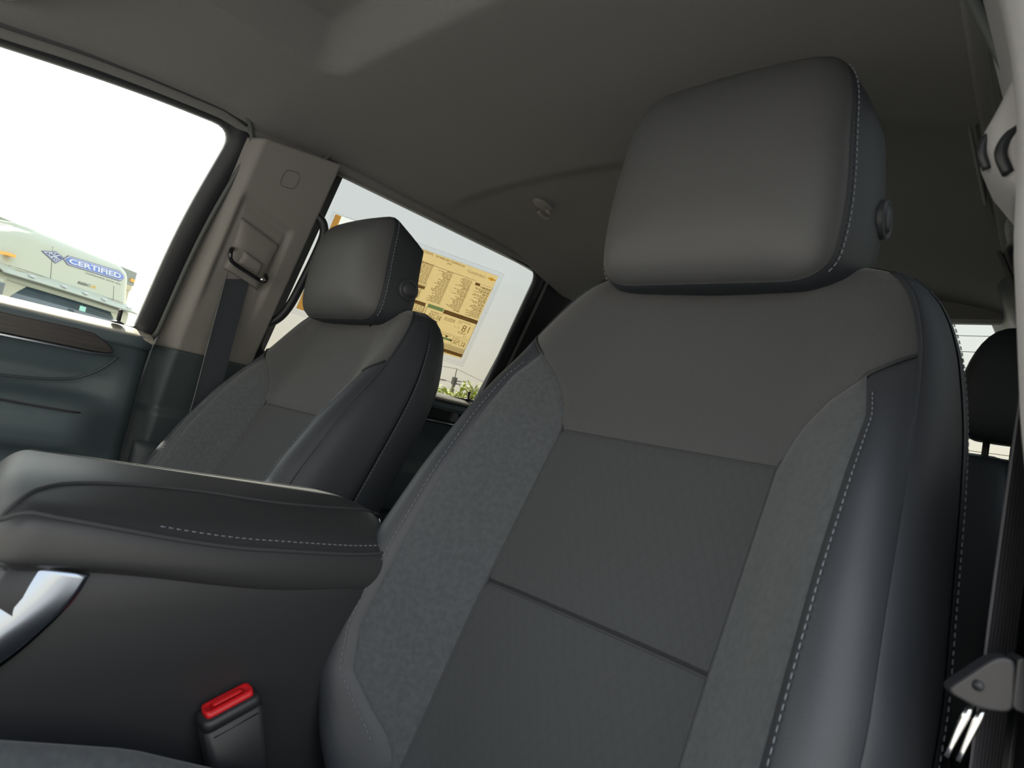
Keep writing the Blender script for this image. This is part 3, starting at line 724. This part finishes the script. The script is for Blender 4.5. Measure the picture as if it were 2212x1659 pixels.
# height adjuster cover and D-ring
def adj(s, parent, dy=0, dz=0, xoff=0):
    def pt(y, z, i): x, a, b = side(y + dy, z + dz, i, s); return (x + xoff, a, b)
    P = []
    for k in range(15):
        t = k / 14; z = .352 - .108 * t; q = math.sin(math.pi * min(1, max(0, .04 + .92 * t))) ** .35; row = []
        for j in range(25):
            u = j / 24; e_ = (1 - abs(2 * u - 1) ** 5); yy = .548 + (.050 * (1 - .12 * t)) * (2 * u - 1) + .004
            row.append(pt(yy, z - .25 * (yy - .5), .040 + .026 * q * e_ ** .5 * (.35 + .65 * t)))
        P.append(row)
    MB().shell(P, (s * .006, 0, 0)).build('adjuster_cover', 'pillar', parent)
    P = []
    for k in range(9):
        t = k / 8; z = .292 - .026 * t; q = math.sin(math.pi * (.05 + .9 * t)) ** .4
        P.append([pt(.527 + .05 * u, z - .25 * (.027 + .05 * u), .060 + .012 * q * (1 - abs(2 * u - 1) ** 5) ** .5) for u in np.linspace(0, 1, 15)])
    MB().shell(P, (s * .004, 0, 0)).build('adjuster_button', 'pillar', parent)
    MB().tube([pt(*q_) for q_ in crspline([(.508, .285, .050), (.501, .280, .066), (.499, .268, .075), (.508, .254, .078), (.545, .244, .078), (.583, .236, .078), (.592, .243, .076), (.592, .254, .060)], 5)], .0046, 10).build('belt_loop', 'gloss', parent, label='glossy black belt guide loop')
    MB().tube([pt(.577, .2400, .0795), pt(.587, .2385, .0795)], .0052, 8).build('loop_insert', 'chromed', parent)
adj(-1, pb)
MB().box((-.755, .50, -.74), (-.70, .60, -.56)).build('retractor', 'black', pb, bevel=.006)

db = empty('seat_belt', (.67, .55, .3), label="grey ribbed driver's belt hanging down beside the driver's pillar", cat='seat belt')
bd = [(.674, .55, .262), (.684, .545, .22), (.690, .536, .141), (.690, .528, .04), (.690, .520, -.07), (.693, .515, -.2), (.715, .52, -.45), (.735, .54, -.70)]
ribbon(bd, (.26, .96, 0), .0235, .0008, 'webbing', 'webbing2', db)
# D-ring shroud bulging inwards
P = []
for k in range(25):
    t = k / 24; z = .322 - .086 * t
    bul = itp(t, [0, .15, .35, .55, .75, .9, 1], [.004, .012, .0225, .024, .019, .011, .004]); row = []
    for a in np.linspace(-math.pi / 2, math.pi / 2, 21):
        row.append((itp(z, DZ, DX) + .006 - (bul + .006) * max(0, math.cos(a)) ** .6, .545 + .043 * math.sin(a), z))
    P.append(row)
MB().shell(P, (.004, 0, 0)).build('belt_guide_cover', 'pillarlit', db)
MB().tube(crspline([(.6500, .520, .292), (.6455, .516, .284), (.6450, .515, .273), (.6490, .518, .262)], 5), .0030, 10).build('guide_slot', 'black', db)
MB().tube(crspline([(.665, .506, .284), (.659, .504, .275), (.6575, .503, .264), (.663, .505, .250)], 5), .0038, 10).build('guide_slot', 'black', db)
# tongue resting on the webbing
tn = empty('belt_tongue', (.68, .47, -.07), label='grey belt tongue with shiny metal plate resting low on the driver belt', cat='belt tongue')
def poly_prism(pts, c, U, V, th, name, m, parent, bevel=.003):
    U = Vector(U).normalized(); V = Vector(V); V = (V - U * V.dot(U)).normalized(); Nn = U.cross(V); c = Vector(c); n = len(pts)
    vs = [tuple(c + U * a + V * b + Nn * th / 2) for a, b in pts] + [tuple(c + U * a + V * b - Nn * th / 2) for a, b in pts]
    return MB().add(vs, [tuple(range(n)), tuple(range(2 * n - 1, n - 1, -1))] + [(k, (k + 1) % n, n + (k + 1) % n, n + k) for k in range(n)]).build(name, m, parent, smooth=False, bevel=bevel)
tg = smooth_loop([(-.022, -.022), (.0, .004), (.010, .006), (.012, -.024), (-.004, -.027)], .006, 4)
poly_prism(tg, (.688, .470, -.070), (1, .45, 0), (0, 0, 1), .012, 'tongue_head', 'tongue', tn)
tg2 = smooth_loop([(.010, -.022), (.010, .008), (.024, .004), (.040, -.006), (.040, -.024)], .004, 4)
poly_prism(tg2, (.688, .471, -.070), (1, .45, 0), (0, 0, 1), .014, 'tongue_body', 'black', tn)
MB().tube([(.6845, .4605, -.084), (.6845, .464, -.084)], .003, 10).build('rivet', 'black', tn)
for k, (dx, dd) in enumerate(((0, 0), (.0055, .001))):
    MB().tube([(.6825 + dx, .468 + dd, -.097), (.6800 + dx, .468 + dd, -.105), (.6755 + dx, .468 + dd, -.124), (.674 + dx, .468 + dd, -.130)], [.0016, .0024, .0013, .0013], 8).build('metal_plate', 'chromed', tn)

# ------------------------------------------------------------------ grab handle, hooks, visor
gh = empty('grab_handle', (-.66, .68, .3), label='dark grab handle loop behind the passenger B-pillar', cat='handle')
hp_ = [(.650, .425, .02), (.660, .418, .034), (.674, .405, .044), (.684, .38, .050), (.685, .33, .052), (.683, .27, .052), (.681, .215, .048), (.674, .180, .042), (.662, .160, .030), (.650, .150, .012)]
MB().tube(crspline([side(*p) for p in hp_], 6), .0115, 12, flat=.9).build('grip', 'black', gh)
for y, z in ((.657, .43), (.657, .148)): MB().box((-.012, -.012, -.02), (.012, .012, .02), f=lambda a, b, c: side(y - .006 + b, z + c, .018 + a)).build('mount', 'black', gh, bevel=.004)
hk = empty('coat_hook', (-.335, 1.10, .55), label='small grey coat hook on the headliner behind the seats', cat='hook')
cz = ceil_z(-.33, 1.1, (.6, .56)) - .0
P = [[(-.345 + .018 * math.cos(a) * s_, 1.11 + .034 * math.sin(a) * s_, cz - .003 - h) for a in np.linspace(0, 2 * math.pi, 25)[:-1]] for s_, h in ((1, -.006), (1, .004), (.93, .007), (.8, .008))]
MB().rings(P).build('hook_plate', 'pillar', hk)
MB().tube(crspline([(-.345, 1.13, cz - .008), (-.345, 1.142, cz - .018), (-.345, 1.135, cz - .030), (-.345, 1.115, cz - .032), (-.345, 1.10, cz - .026)], 5), .006, 10).build('hook_arm', 'pillar', hk)
sv = empty('sun_visor', (-.5, .02, .50), label='light grey sun visor at the top left corner of the view', cat='sun visor')
lp = smooth_loop([(-.56, -.16), (-.25, -.16), (-.25, .095), (-.40, .112), (-.57, .055)], .03, 5)
n = len(lp); zv = lambda x, y: .508 + .12 * (y - .05)
vs = [(a, b, zv(a, b)) for a, b in lp] + [(a, b, zv(a, b) + .016) for a, b in lp]
MB().add(vs, [tuple(range(n)), tuple(range(2 * n - 1, n - 1, -1))] + [(k, (k + 1) % n, n + (k + 1) % n, n + k) for k in range(n)]).build('visor_pad', 'pillar', sv, smooth=False, bevel=.005)
MB().tube([(-.57, -.16, .49), (-.24, -.16, .485)], .005, 8).build('visor_rod', 'black', sv)

# ------------------------------------------------------------------ price sheets on the rear passenger window (print faces outwards, so it reads mirrored)
TR, BR, TL, BL = map(np.array, ((1.273, .484), (1.296, .219), (.850, .452), (.862, .218)))
def pg(s_, t_, i=.0030):
    p = (BR * (1 - s_) + BL * s_) * (1 - t_) + (TR * (1 - s_) + TL * s_) * t_
    return side(p[0], p[1], i)
def sheet(mb, s0, s1, t0, t1, i, th=.0004):
    c = [(s0, t0), (s1, t0), (s1, t1), (s0, t1)]
    mb.add([pg(a, b, i) for a, b in c] + [pg(a, b, i + th) for a, b in c], [(0, 1, 2, 3), (7, 6, 5, 4), (0, 1, 5, 4), (1, 2, 6, 5), (2, 3, 7, 6), (3, 0, 4, 7)])
ps = empty('price_sheet', pg(.5, .5), label='yellow price sheet with small print on the rear side window', cat='price sheet')
mb = MB(); sheet(mb, 0, 1, 0, 1, .0022); mb.build('paper', 'paper', ps, smooth=False)
IN = .0030
mb = MB(); r5 = random.Random(3)
for c0, ctop, cbot, s1_ in ((0.0, .83, .49, .155), (.19, .85, .49, .335), (.375, .86, .50, .51), (.55, .875, .66, .70), (.56, .60, .49, .70), (.73, .87, .49, .85), (.86, .87, .49, .98)):
    t_ = ctop
    while t_ > cbot:
        head = r5.random() < .10; w_ = (s1_ - c0) * (r5.uniform(.35, .55) if head else r5.uniform(.5, .98)); x_ = c0 + .012
        while x_ < c0 + w_:
            ww = r5.uniform(.012, .035); sheet(mb, x_, min(x_ + ww, s1_), t_, t_ + (.0075 if head else .0052), IN, .0001); x_ += ww + .006
        t_ -= .0125 if not head else .0150
for x0, x1, t0, n_ in ((.345, .45, .315, 5), (.20, .30, .39, 3), (.06, .14, .285, 2), (.19, .33, .20, 1), (.49, .70, .42, 16), (.51, .72, .2, 7), (.05, .17, .40, 1), (.60, .72, .985, 2)):
    for k in range(n_):
        x_ = x0
        while x_ < x1: ww = r5.uniform(.012, .03); sheet(mb, x_, min(x_ + ww, x1), t0 - k * .0145, t0 - k * .0145 + .0055, IN, .0001); x_ += ww + .006
mb.build('fine_print', 'fine', ps, smooth=False, kind='stuff')
mb = MB()
for s0, s1_, t0, t1 in ((.176, .98, .872, .8755), (0, .17, .828, .830), (0, .17, .856, .8585), (0, .001, .80, .86), (0.003, .47, .227, .2295), (.473, .4765, .229, .44), (.49, .493, .05, .44), (.50, .98, .36, .363), (.50, .98, .27, .273), (.15, .153, .116, .22), (.153, .40, .214, .2155), (.003, .47, .113, .116), (.001, .0035, .02, .44),
                       (.55, .70, .636, .640), (.55, .70, .664, .667), (.55, .70, .650, .652), (.55, .70, .600, .602)):
    sheet(mb, s0, s1_, t0, t1, IN, .0001)
for k in range(5): sheet(mb, .006, .46, .101 - k * .0095, .105 - k * .0095, IN, .0001)
mb.build('ruled_lines', 'print', ps, smooth=False, kind='stuff')
for q_ in ((.0, .33, .425, .470), (.004, .98, .016, .056), (.495, .98, .43, .468), (.125, .17, .8310, .8560), (.555, .70, .605, .632)):
    mb = MB(); sheet(mb, *q_, IN, .0001); mb.build('print_bar', 'bar', ps, smooth=False)
for q_ in ((.335, .475, .435, .475), (.175, .245, .153, .178)):
    mb = MB(); sheet(mb, *q_, IN, .0001); mb.build('aqua_box', 'aqua', ps, smooth=False)
for s_, t_ in ((.165, .155), (.215, .182), (.352, .155)):
    mb = MB(); sheet(mb, s_ - .010, s_ + .010, t_, t_ + .022, IN, .0001); mb.build('number_tile', 'bar', ps, smooth=False)
T = lambda a, b: pg(a, b, .0034)
def word(m_, *a):
    mb = MB(); put_text(mb, *a); mb.build('printed_words', m_, ps, smooth=False)
word('print', 'CHEVROLET', .108, .287, .928, .955, T)
word('print', '2026 SILVERADO 1500 CREW RST', .318, .580, .965, .988, T, .02)
word('print', '2WD', .43, .47, .937, .955, T, .02)
word('print', '18', .044, .115, .300, .375, T); word('print', 'MPG', .135, .170, .372, .388, T)
word('print', '16', .140, .155, .318, .334, T); word('print', '21', .173, .188, .318, .334, T)
word('print', '5.6', .045, .075, .245, .262, T)
word('print', 'spend', .362, .430, .388, .418, T, .01); word('print', 'You', .320, .355, .400, .415, T)
word('print', '$5,250', .325, .440, .328, .385, T, .01)
word('print', 'COST', .087, .140, .194, .212, T, .01); word('print', '$2,750', .020, .140, .130, .186, T, .01)
word('print', 'Annual fuel', .02, .080, .196, .210, T)
word('print', 'more in fuel costs', .34, .455, .308, .322, T, .01); word('print', 'over 5 years', .36, .44, .288, .302, T, .01)
word('paper', 'Fuel Economy and Environment', .045, .300, .434, .461, T, .02)
word('paper', 'fueleconomy.gov', .012, .180, .022, .050, T, .01)
n_ = 16; MB().add([pg(.304 + .016 * math.cos(k * 2 * math.pi / n_), .037 + .022 * math.sin(k * 2 * math.pi / n_), .0034) for k in range(n_)], [tuple(range(n_))]).build('round_badge', 'paper', ps, smooth=False)
for s_, t_, w_ in ((.165, .155, '1'), (.215, .182, '6'), (.352, .155, '5')): word('paper', w_, s_ - .005, s_ + .005, t_ + .004, t_ + .018, T, .02)
mb = MB()
mb.add([pg(a, b, .0034) for a, b in ((.012, .938), (.036, .938), (.036, .928), (.062, .928), (.062, .938), (.088, .938), (.082, .953), (.064, .953), (.064, .962), (.038, .962), (.038, .953), (.006, .953))], [tuple(range(12))])
mb.build('bowtie_emblem', 'bow', ps, smooth=False)
MB().add([pg(a, b, .0034) for a, b in ((.09, .010), (.22, .008), (.22, .012), (.09, .014))], [(0, 1, 2, 3)]).build('underline', 'orange', ps, smooth=False)
# clear sleeve behind the sheets
slv = empty('plastic_sleeve', pg(.5, .5), label='clear plastic sleeve holding the sheets against the window', cat='sleeve')
film = lambda mb, a, b, c, d, i: mb.add([pg(a, c, i), pg(b, c, i), pg(b, d, i), pg(a, d, i)], [(0, 1, 2, 3)])
mb = MB(); film(mb, -.046, 1.35, -.075, 1.045, .0006); mb.build('sleeve', 'sleeve', slv, smooth=False)
mb = MB()
for s0, s1_, t0, t1 in ((-.052, 1.35, 1.042, 1.048), (-.052, -.047, -.078, 1.046), (-.052, 1.35, -.080, -.074), (-.035, 1.35, 1.004, 1.008), (-.0345, -.0315, -.045, 1.006), (-.035, 1.35, -.049, -.045)): film(mb, s0, s1_, t0, t1, .0014)
mb.build('sleeve_weld', 'sleeveedge', slv, smooth=False)
# second sheet with orange border, mostly behind the headrest
os_ = empty('orange_bordered_sheet', pg(1.3, .5), label='white sheet with orange border, mostly hidden behind the passenger headrest', cat='paper sheet')
F2 = [(1.285, -.10), (1.318, 1.00), (1.10, .98), (1.07, -.10)]
def quad(mb, P_, i, th=.0004):
    mb.add([pg(a, b, i) for a, b in P_] + [pg(a, b, i + th) for a, b in P_], [(0, 1, 2, 3), (7, 6, 5, 4), (0, 1, 5, 4), (1, 2, 6, 5), (2, 3, 7, 6), (3, 0, 4, 7)])
mb = MB(); quad(mb, [(1.33, -.02), (1.33, 1.03), (1.04, 1.03), (1.04, -.02)], .0026); mb.build('paper', 'white', os_, smooth=False)
mb = MB(); quad(mb, [(1.33, -.02), (1.33, 1.03), (1.292, 1.03), (1.292, -.02)], .0033); quad(mb, [(1.292, -.02), (1.292, .02), (1.04, .02), (1.04, -.02)], .0033); mb.build('border', 'orange', os_, smooth=False)
mb = MB(); quad(mb, [(1.272, .04), (1.272, .22), (1.05, .22), (1.05, .04)], .0033); mb.build('yellow_block', 'paper', os_, smooth=False)
n_ = 16; mb = MB(); c_ = [(1.245 + .022 * math.cos(k * 2 * math.pi / n_), .86 + .035 * math.sin(k * 2 * math.pi / n_)) for k in range(n_ + 1)]
mb.tube([pg(a, b, .0042) for a, b in c_], .0012, 5, caps=False).build('round_mark', 'print', os_)

# ------------------------------------------------------------------ the lorry seen through the front passenger window
SO = Vector((-10.24, 1.19, 0)); SU = Vector((-.5916, .8062, 0)); SN = Vector((-.8062, -.5916, 0))
def sp(a, b, z): p = SO + SU * a + SN * b; return (p.x, p.y, z)
tr = empty('semi_truck', sp(1.3, 1.0, GZ), label='white lorry cab with blue certified decal seen through the front window', cat='truck')
def cap_b(z): h = z - .94; return .22 * h + 2.2 * max(0, h - .46) ** 2
def cap_edges(z): return itp(z, [.94, 1.2, 1.4, 1.5, 1.56], [.02, .05, .12, .20, .30]), itp(z, [.94, 1.2, 1.4, 1.52, 1.58, 1.62], [2.43, 2.43, 2.43, 2.42, 2.36, 2.28])
def capP(a, z, out=0):
    l, r_ = cap_edges(z); m_ = (l + r_) / 2; h_ = (r_ - l) / 2; q = min(1, abs(a - m_) / h_)
    return sp(a, cap_b(z) + .5 * max(0, q - .80) ** 2 / .04 * .22 - out, z)
P = []
for z in np.linspace(.93, 1.62, 24):
    l, r_ = cap_edges(z); front = [capP(l + (r_ - l) * k / 40, z) for k in range(41)]
    bb = cap_b(z); back = [sp(r_ - .02 + .1, max(1.9, bb + .3), z), sp(l + .02 - .1, max(1.9, bb + .3), z)]
    P.append(front + back)
MB().rings(P).build('roof_fairing', 'semi', tr)
# sun visor band with marker lamps
P = []
for k in range(31):
    a = -.02 + 2.58 * k / 30; cv = .10 * (2 * k / 30 - 1) ** 2
    P.append([sp(a, b + cv, z) for b, z in ((.02, .975), (-.02, .965), (-.14, .86), (-.15, .845), (-.13, .84), (.05, .93))])
vz = MB().rings(P).build('visor', 'semisun', tr)
MB().tube([sp(-.02 + 2.58 * k / 30, -.148 + .10 * (2 * k / 30 - 1) ** 2, .838) for k in range(31)], .008, 5).build('visor_lip', 'line', vz)
for a in (.38, .90, 1.30, 1.70, 2.36):
    cv = .10 * (2 * a / 2.58 - 1) ** 2
    MB().tube([sp(a - .05, -.09 + cv, .91), sp(a - .02, -.125 + cv, .905), sp(a + .02, -.125 + cv, .905), sp(a + .05, -.09 + cv, .91)], [.008, .016, .016, .008], 8).build('marker_lamp', 'pale', tr)
# cab front with windscreen
MB().box((-.0, .08, -.9), (2.56, 2.0, .86), f=sp).build('cab_shell', 'semi', tr, smooth=False, bevel=.06)
P = [[sp(.12 + 2.34 * k / 20, (-.16 if z < .1 else -.12 + .14 * (z - .1)) + .10 * (2 * k / 20 - 1) ** 2 + .06, z) for k in range(21)] for z in (-.15, .2, .5, .80)]
MB().shell(P, SN * .02).build('windscreen', 'semiglass', tr)
P = [[sp(.02 + 2.52 * k / 20, .0 + .10 * (2 * k / 20 - 1) ** 2, z) for k in range(21)] for z in (.755, .855)]
MB().shell(P, SN * .03).build('roof_gutter', 'semisun', tr)
MB().box((1.30, -.075, .62), (1.42, -.07, .70), f=sp).build('windscreen_sticker', 'sticker', tr, smooth=False)
P = [[sp(a, b, z) for b, z in ((-.35, -.9), (-.75, -.9), (-.75, -.35), (-.6, -.2), (-.05, -.14))] for a in (.25, 2.3)]
MB().rings(P).build('bonnet', 'semi', tr, smooth=False)
for k in range(9): MB().box((.7, -.80, -.82 + k * .05), (1.85, -.75, -.80 + k * .05), f=sp).build('grille_bar', 'chrome', tr, smooth=False)
MB().box((.1, -.85, -1.15), (2.45, -.3, -.9), f=sp).build('bumper', 'chrome', tr, smooth=False, bevel=.03)
for a in (.05, 2.15):
    MB().tube([sp(a, .1, -.95), sp(a + .35, .1, -.95)], .5, 28).build('wheel', 'black', tr)
MB().tube([sp(.0, .2, .80), sp(-.25, .0, .83), sp(-.35, -.05, .80)], .03, 8).build('mirror_arm', 'black', tr)
MB().box((-.22, -.1, .35), (.0, -.02, .70), f=sp).build('mirror', 'semiglass', tr, smooth=False, bevel=.02)
MB().box((-.27, -.02, .30), (.05, .06, .76), f=sp).build('mirror_housing', 'semi', tr, smooth=False, bevel=.03)
MB().box((-.02, -.02, 1.085), (.10, .12, 1.125), f=sp).build('side_lamp', 'amber', tr, smooth=False)
MB().tube([capP(.74, z, .003) for z in (.95, 1.1, 1.25, 1.45)], .0035, 4).build('panel_joint', 'line', tr)
MB().tube([capP(2.0, z, .003) for z in (.95, 1.1, 1.2)], .003, 4).build('panel_joint', 'line', tr)
MB().tube([capP(a, .965, .003) for a in np.linspace(.1, 2.25, 20)], .0035, 4).build('panel_joint', 'line', tr)
# decal
LZ = dict(bl=(.93, 1.255), br=(2.22, 1.318), tl=(.93, 1.402), tr=(2.22, 1.500))
def lz(s_, t_, out=.006):
    A = np.array(LZ['bl']) * (1 - s_) + np.array(LZ['br']) * s_; B = np.array(LZ['tl']) * (1 - s_) + np.array(LZ['tr']) * s_
    p = A * (1 - t_) + B * t_; return capP(p[0], p[1], out)
def hexa(ins, insx, out, m, name):
    s0, s1_ = insx, 1 - insx; tp = [(s0, .5), (s0 + .07, 1 - ins), (s1_ - .07, 1 - ins), (s1_, .62), (s1_, .38), (s1_ - .07, ins), (s0 + .07, ins)]
    top = [(s0 + (s1_ - s0) * k / 20) for k in range(21)]
    def tt(s_, up):
        w_ = min(1, (s_ - s0) / .07 if s_ < .5 else (s1_ - s_) / .07); lo_ = .5 if s_ < .5 else (.62 if up else .38)
        return (lo_ + (1 - ins - lo_) * w_) if up else (lo_ - (lo_ - ins) * w_)
    ss = sorted(set(list(np.linspace(s0, s0 + .07, 3)) + list(np.linspace(s0 + .07, s1_ - .07, 25)) + list(np.linspace(s1_ - .07, s1_, 3))))
    MB().grid([[lz(s_, tt(s_, up), out) for s_ in ss] for up in (0, 1)]).build(name, m, tr, smooth=False)
hexa(0, 0, .006, 'navy', 'decal_border'); hexa(.07, .010, .010, 'pale', 'decal_band'); hexa(.14, .022, .014, 'navy', 'decal_line'); hexa(.17, .028, .018, 'blue', 'decal_field')
mb = MB(); put_text(mb, 'CERTIFIED', .075, .925, .24, .76, lambda a, b: lz(a, b, .023), .035)
# slab serifs top and bottom
mb.build('decal_letters', 'pale', tr, smooth=False)
DM = [np.array(p) for p in ((.54, 1.325), (.80, 1.400), (.96, 1.345), (.80, 1.215))]
def dm(q, out):
    c = sum(DM) / 4; return [capP(*(c + (p - c) * q), out) for p in DM]
MB().add(dm(1, .007), [(0, 1, 2, 3)]).build('diamond_border', 'navy', tr, smooth=False)
MB().add(dm(.84, .011), [(0, 1, 2, 3)]).build('diamond_field', 'pale', tr, smooth=False)
def dmq(s_, t_, out): return capP(*((DM[0] * (1 - s_) + DM[1] * s_) * (1 - t_) + (DM[3] * (1 - s_) + DM[2] * s_) * t_), out)
for s0, t0, ch in ((.14, .14, 'C'), (.56, .14, 'C'), (.14, .56, 'G'), (.56, .56, '')):
    MB().add([dmq(s0, t0, .014), dmq(s0 + .33, t0, .014), dmq(s0 + .33, t0 + .33, .014), dmq(s0, t0 + .33, .014)], [(0, 1, 2, 3)]).build('diamond_tile', 'navy', tr, smooth=False)
    if ch:
        cc = dmq(s0 + .165, t0 + .165, .018); cc = Vector(cc)
        ml = MB(); put_text(ml, ch, -.028, .028, -.026, .026, lambda a, b, cc=cc: tuple(cc + SU * a + Vector((0, 0, b))), .03); ml.build('diamond_letter', 'pale', tr, smooth=False)
for w_, a0, a1 in (('CONTRACTING', 0, .52), ('GROUP,', .56, .80), ('INC.', .84, 1)):
    mb = MB(); put_text(mb, w_, a0, a1, 0, 1, lambda a, b: capP(1.38 + .78 * a, 1.232 + .022 * a + .020 * b, .006), .01); mb.build('decal_subtitle', 'ink', tr, smooth=False)
mb = MB(); put_text(mb, 'RESC', 0, 1, 0, 1, lambda a, b: capP(1.235 + .24 * a + .02 * b, 1.028 + .010 * a + .045 * b, .006), .03); mb.build('small_badge', 'ink', tr, smooth=False)
mb = MB(); put_text(mb, 'UE', 0, 1, 0, 1, lambda a, b: capP(1.485 + .12 * a + .02 * b, 1.038 + .005 * a + .045 * b, .006), .03); mb.build('small_badge', 'gold', tr, smooth=False)
# box trailer behind
tl = empty('box_trailer', sp(3.2, 5, GZ), label='grey and cream box trailer behind the white lorry cab', cat='trailer')
MB().box((1.50, 2.14, -.3), (4.86, 12, 1.52), f=sp).build('trailer_body', 'trailercream', tl, smooth=False)
MB().box((1.48, 2.10, 1.64), (4.90, 12, 1.95), f=sp).build('trailer_top', 'trailer', tl, smooth=False)
MB().box((1.49, 2.11, 1.52), (4.87, 12, 1.64), f=sp).build('trailer_rail', 'trailercream', tl, smooth=False)
for z in (1.53, 1.62): MB().box((1.47, 2.09, z), (3.2, 2.11, z + .012), f=sp).build('rail_strip', 'bark', tl, smooth=False)
MB().box((4.74, 2.07, 1.72), (4.86, 2.10, 1.78), f=sp).build('marker', 'amber', tl, smooth=False)
for b in (9.5, 10.8):
    for a in (1.6, 4.3): MB().tube([sp(a, b, -.95), sp(a + .4, b, -.95)], .5, 20).build('wheel', 'black', tl)
for a in (2.0, 4.2): MB().box((a, 4, GZ), (a + .12, 4.2, -.3), f=sp).build('landing_leg', 'trailer', tl, smooth=False)

# ------------------------------------------------------------------ outdoors behind the rear window
def tree(x, y, top, rx, rz, n, label, seed, sz=.16):
    rr_ = random.Random(seed); t = empty('tree', (x, y, GZ), label=label, cat='tree')
    MB().tube([(x, y, GZ), (x + .1, y, GZ + (top - rz - GZ) * .6), (x, y, top - rz)], [.16, .12, .06], 8).build('trunk', 'bark', t)
    mb = MB(); cz_ = top - rz; mbr = MB()
    for k in range(14):
        a = rr_.uniform(0, 6.28); el = rr_.uniform(.2, 1.3); ln = rr_.uniform(.6, 1)
        e_ = (x + rx * ln * math.cos(a) * math.cos(el), y + rx * ln * math.sin(a) * math.cos(el), cz_ + rz * ln * math.sin(el))
        mbr.tube([(x, y, cz_ - rz * .3), e_], [.05, .012], 5)
        for j in range(n // 14):
            q = rr_.uniform(.35, 1.08); c = Vector((x, y, cz_ - .2)).lerp(Vector(e_), q) + Vector([rr_.gauss(0, rx * .16) for _ in range(3)])
            u = Vector([rr_.gauss(0, 1) for _ in range(3)]).normalized(); v = u.orthogonal().normalized(); w = sz * rr_.uniform(.6, 1.2)
            mb.add([c - u * w, c - v * w * .28, c + u * w, c + v * w * .28], [(0, 1, 2, 3)])
    mbr.build('branches', 'bark', t); mb.build('crown', 'leaf', t, smooth=False, kind='stuff')
def at(px, py, Y):
    c = ((px - 1106) / 1308.34, -(py - 829.5) / 1308.34, 1.0)
    d = [sum((R_[r_][0] * c[0], R_[r_][1] * c[1], -R_[r_][2] * c[2])) for r_ in range(3)]
    return (CAM[0] + d[0] / d[1] * Y, Y, d[2] / d[1] * Y)
p = at(1022, 822, 17); tree(p[0], p[1], p[2], 1.2, 1.3, 520, 'tall leafy green tree at the lower right corner of the rear window', 2)
p = at(965, 836, 20); tree(p[0], p[1], p[2], 1.6, .8, 420, 'lower leafy green tree left of the tall one, below the utility pole', 5)
def pole(px, py, Y, label):
    p = at(px, py, Y); t = empty('utility_pole', (p[0], p[1], GZ), label=label, cat='pole'); ht = p[2]
    MB().tube([(p[0], p[1], GZ), (p[0], p[1], ht - 1.0)], [.24, .17], 10).build('shaft', 'pole', t)
    MB().tube([(p[0], p[1], ht - 1.1), (p[0], p[1], ht)], .05, 6).build('top_rod', 'pole', t)
    for dz_ in (1.3, 1.6, 3.2): MB().tube([(p[0], p[1], ht - dz_), (p[0] + .9, p[1] + .2, ht - dz_)], .07, 6).build('insulator_arm', 'metalgrey', t)
    MB().box((p[0] - .2, p[1] - .2, ht - 1.7), (p[0] + .2, p[1] + .2, ht - .95)).build('collar', 'pole', t, smooth=False)
    return p
pa = pole(987, 796, 42, 'tall utility pole carrying wires beyond the rear window')
LA = [at(820, 766, 42), at(820, 782, 42), at(820, 799, 42)]; RA = [at(1110, 857, 62), at(1110, 872, 62), at(1110, 893, 62)]
ow = empty('overhead_wires', pa, label='thin overhead wires running from the utility pole', cat='wires')
for k, dz_ in enumerate((0.05, 1.6, 3.2)):
    m_ = (pa[0] + (.8 if k else 0), pa[1], pa[2] - dz_)
    L2 = [(m_[0] + (LA[k][0] - m_[0]) * q, m_[1], m_[2] + (LA[k][2] - m_[2]) * q) for q in (0, .5, 1, 2)]
    R2 = [tuple(m_[c] + (RA[k][c] - m_[c]) * q for c in range(3)) for q in (0, .5, 1, 1.6)]
    MB().tube(L2, .022, 4).build('wire', 'pole', ow); MB().tube(R2, .022, 4).build('wire', 'pole', ow)
p = at(932, 822, 40); t = empty('street_lamp', (p[0], p[1], GZ), label='small street lamp with short arm left of the utility pole', cat='street lamp')
MB().tube([(p[0], p[1], GZ), (p[0], p[1], p[2] - .5)], .19, 8).build('post', 'metalgrey', t)
MB().tube([(p[0], p[1], p[2] - .6), (p[0], p[1], p[2]), (p[0] + .3, p[1], p[2] + .12), (p[0] + 1.4, p[1], p[2] + .25)], .06, 6).build('arm', 'metalgrey', t)
MB().box((p[0] + .9, p[1] - .2, p[2] + .16), (p[0] + 2.0, p[1] + .2, p[2] + .28)).build('lamp_head', 'metalgrey', t, smooth=False)
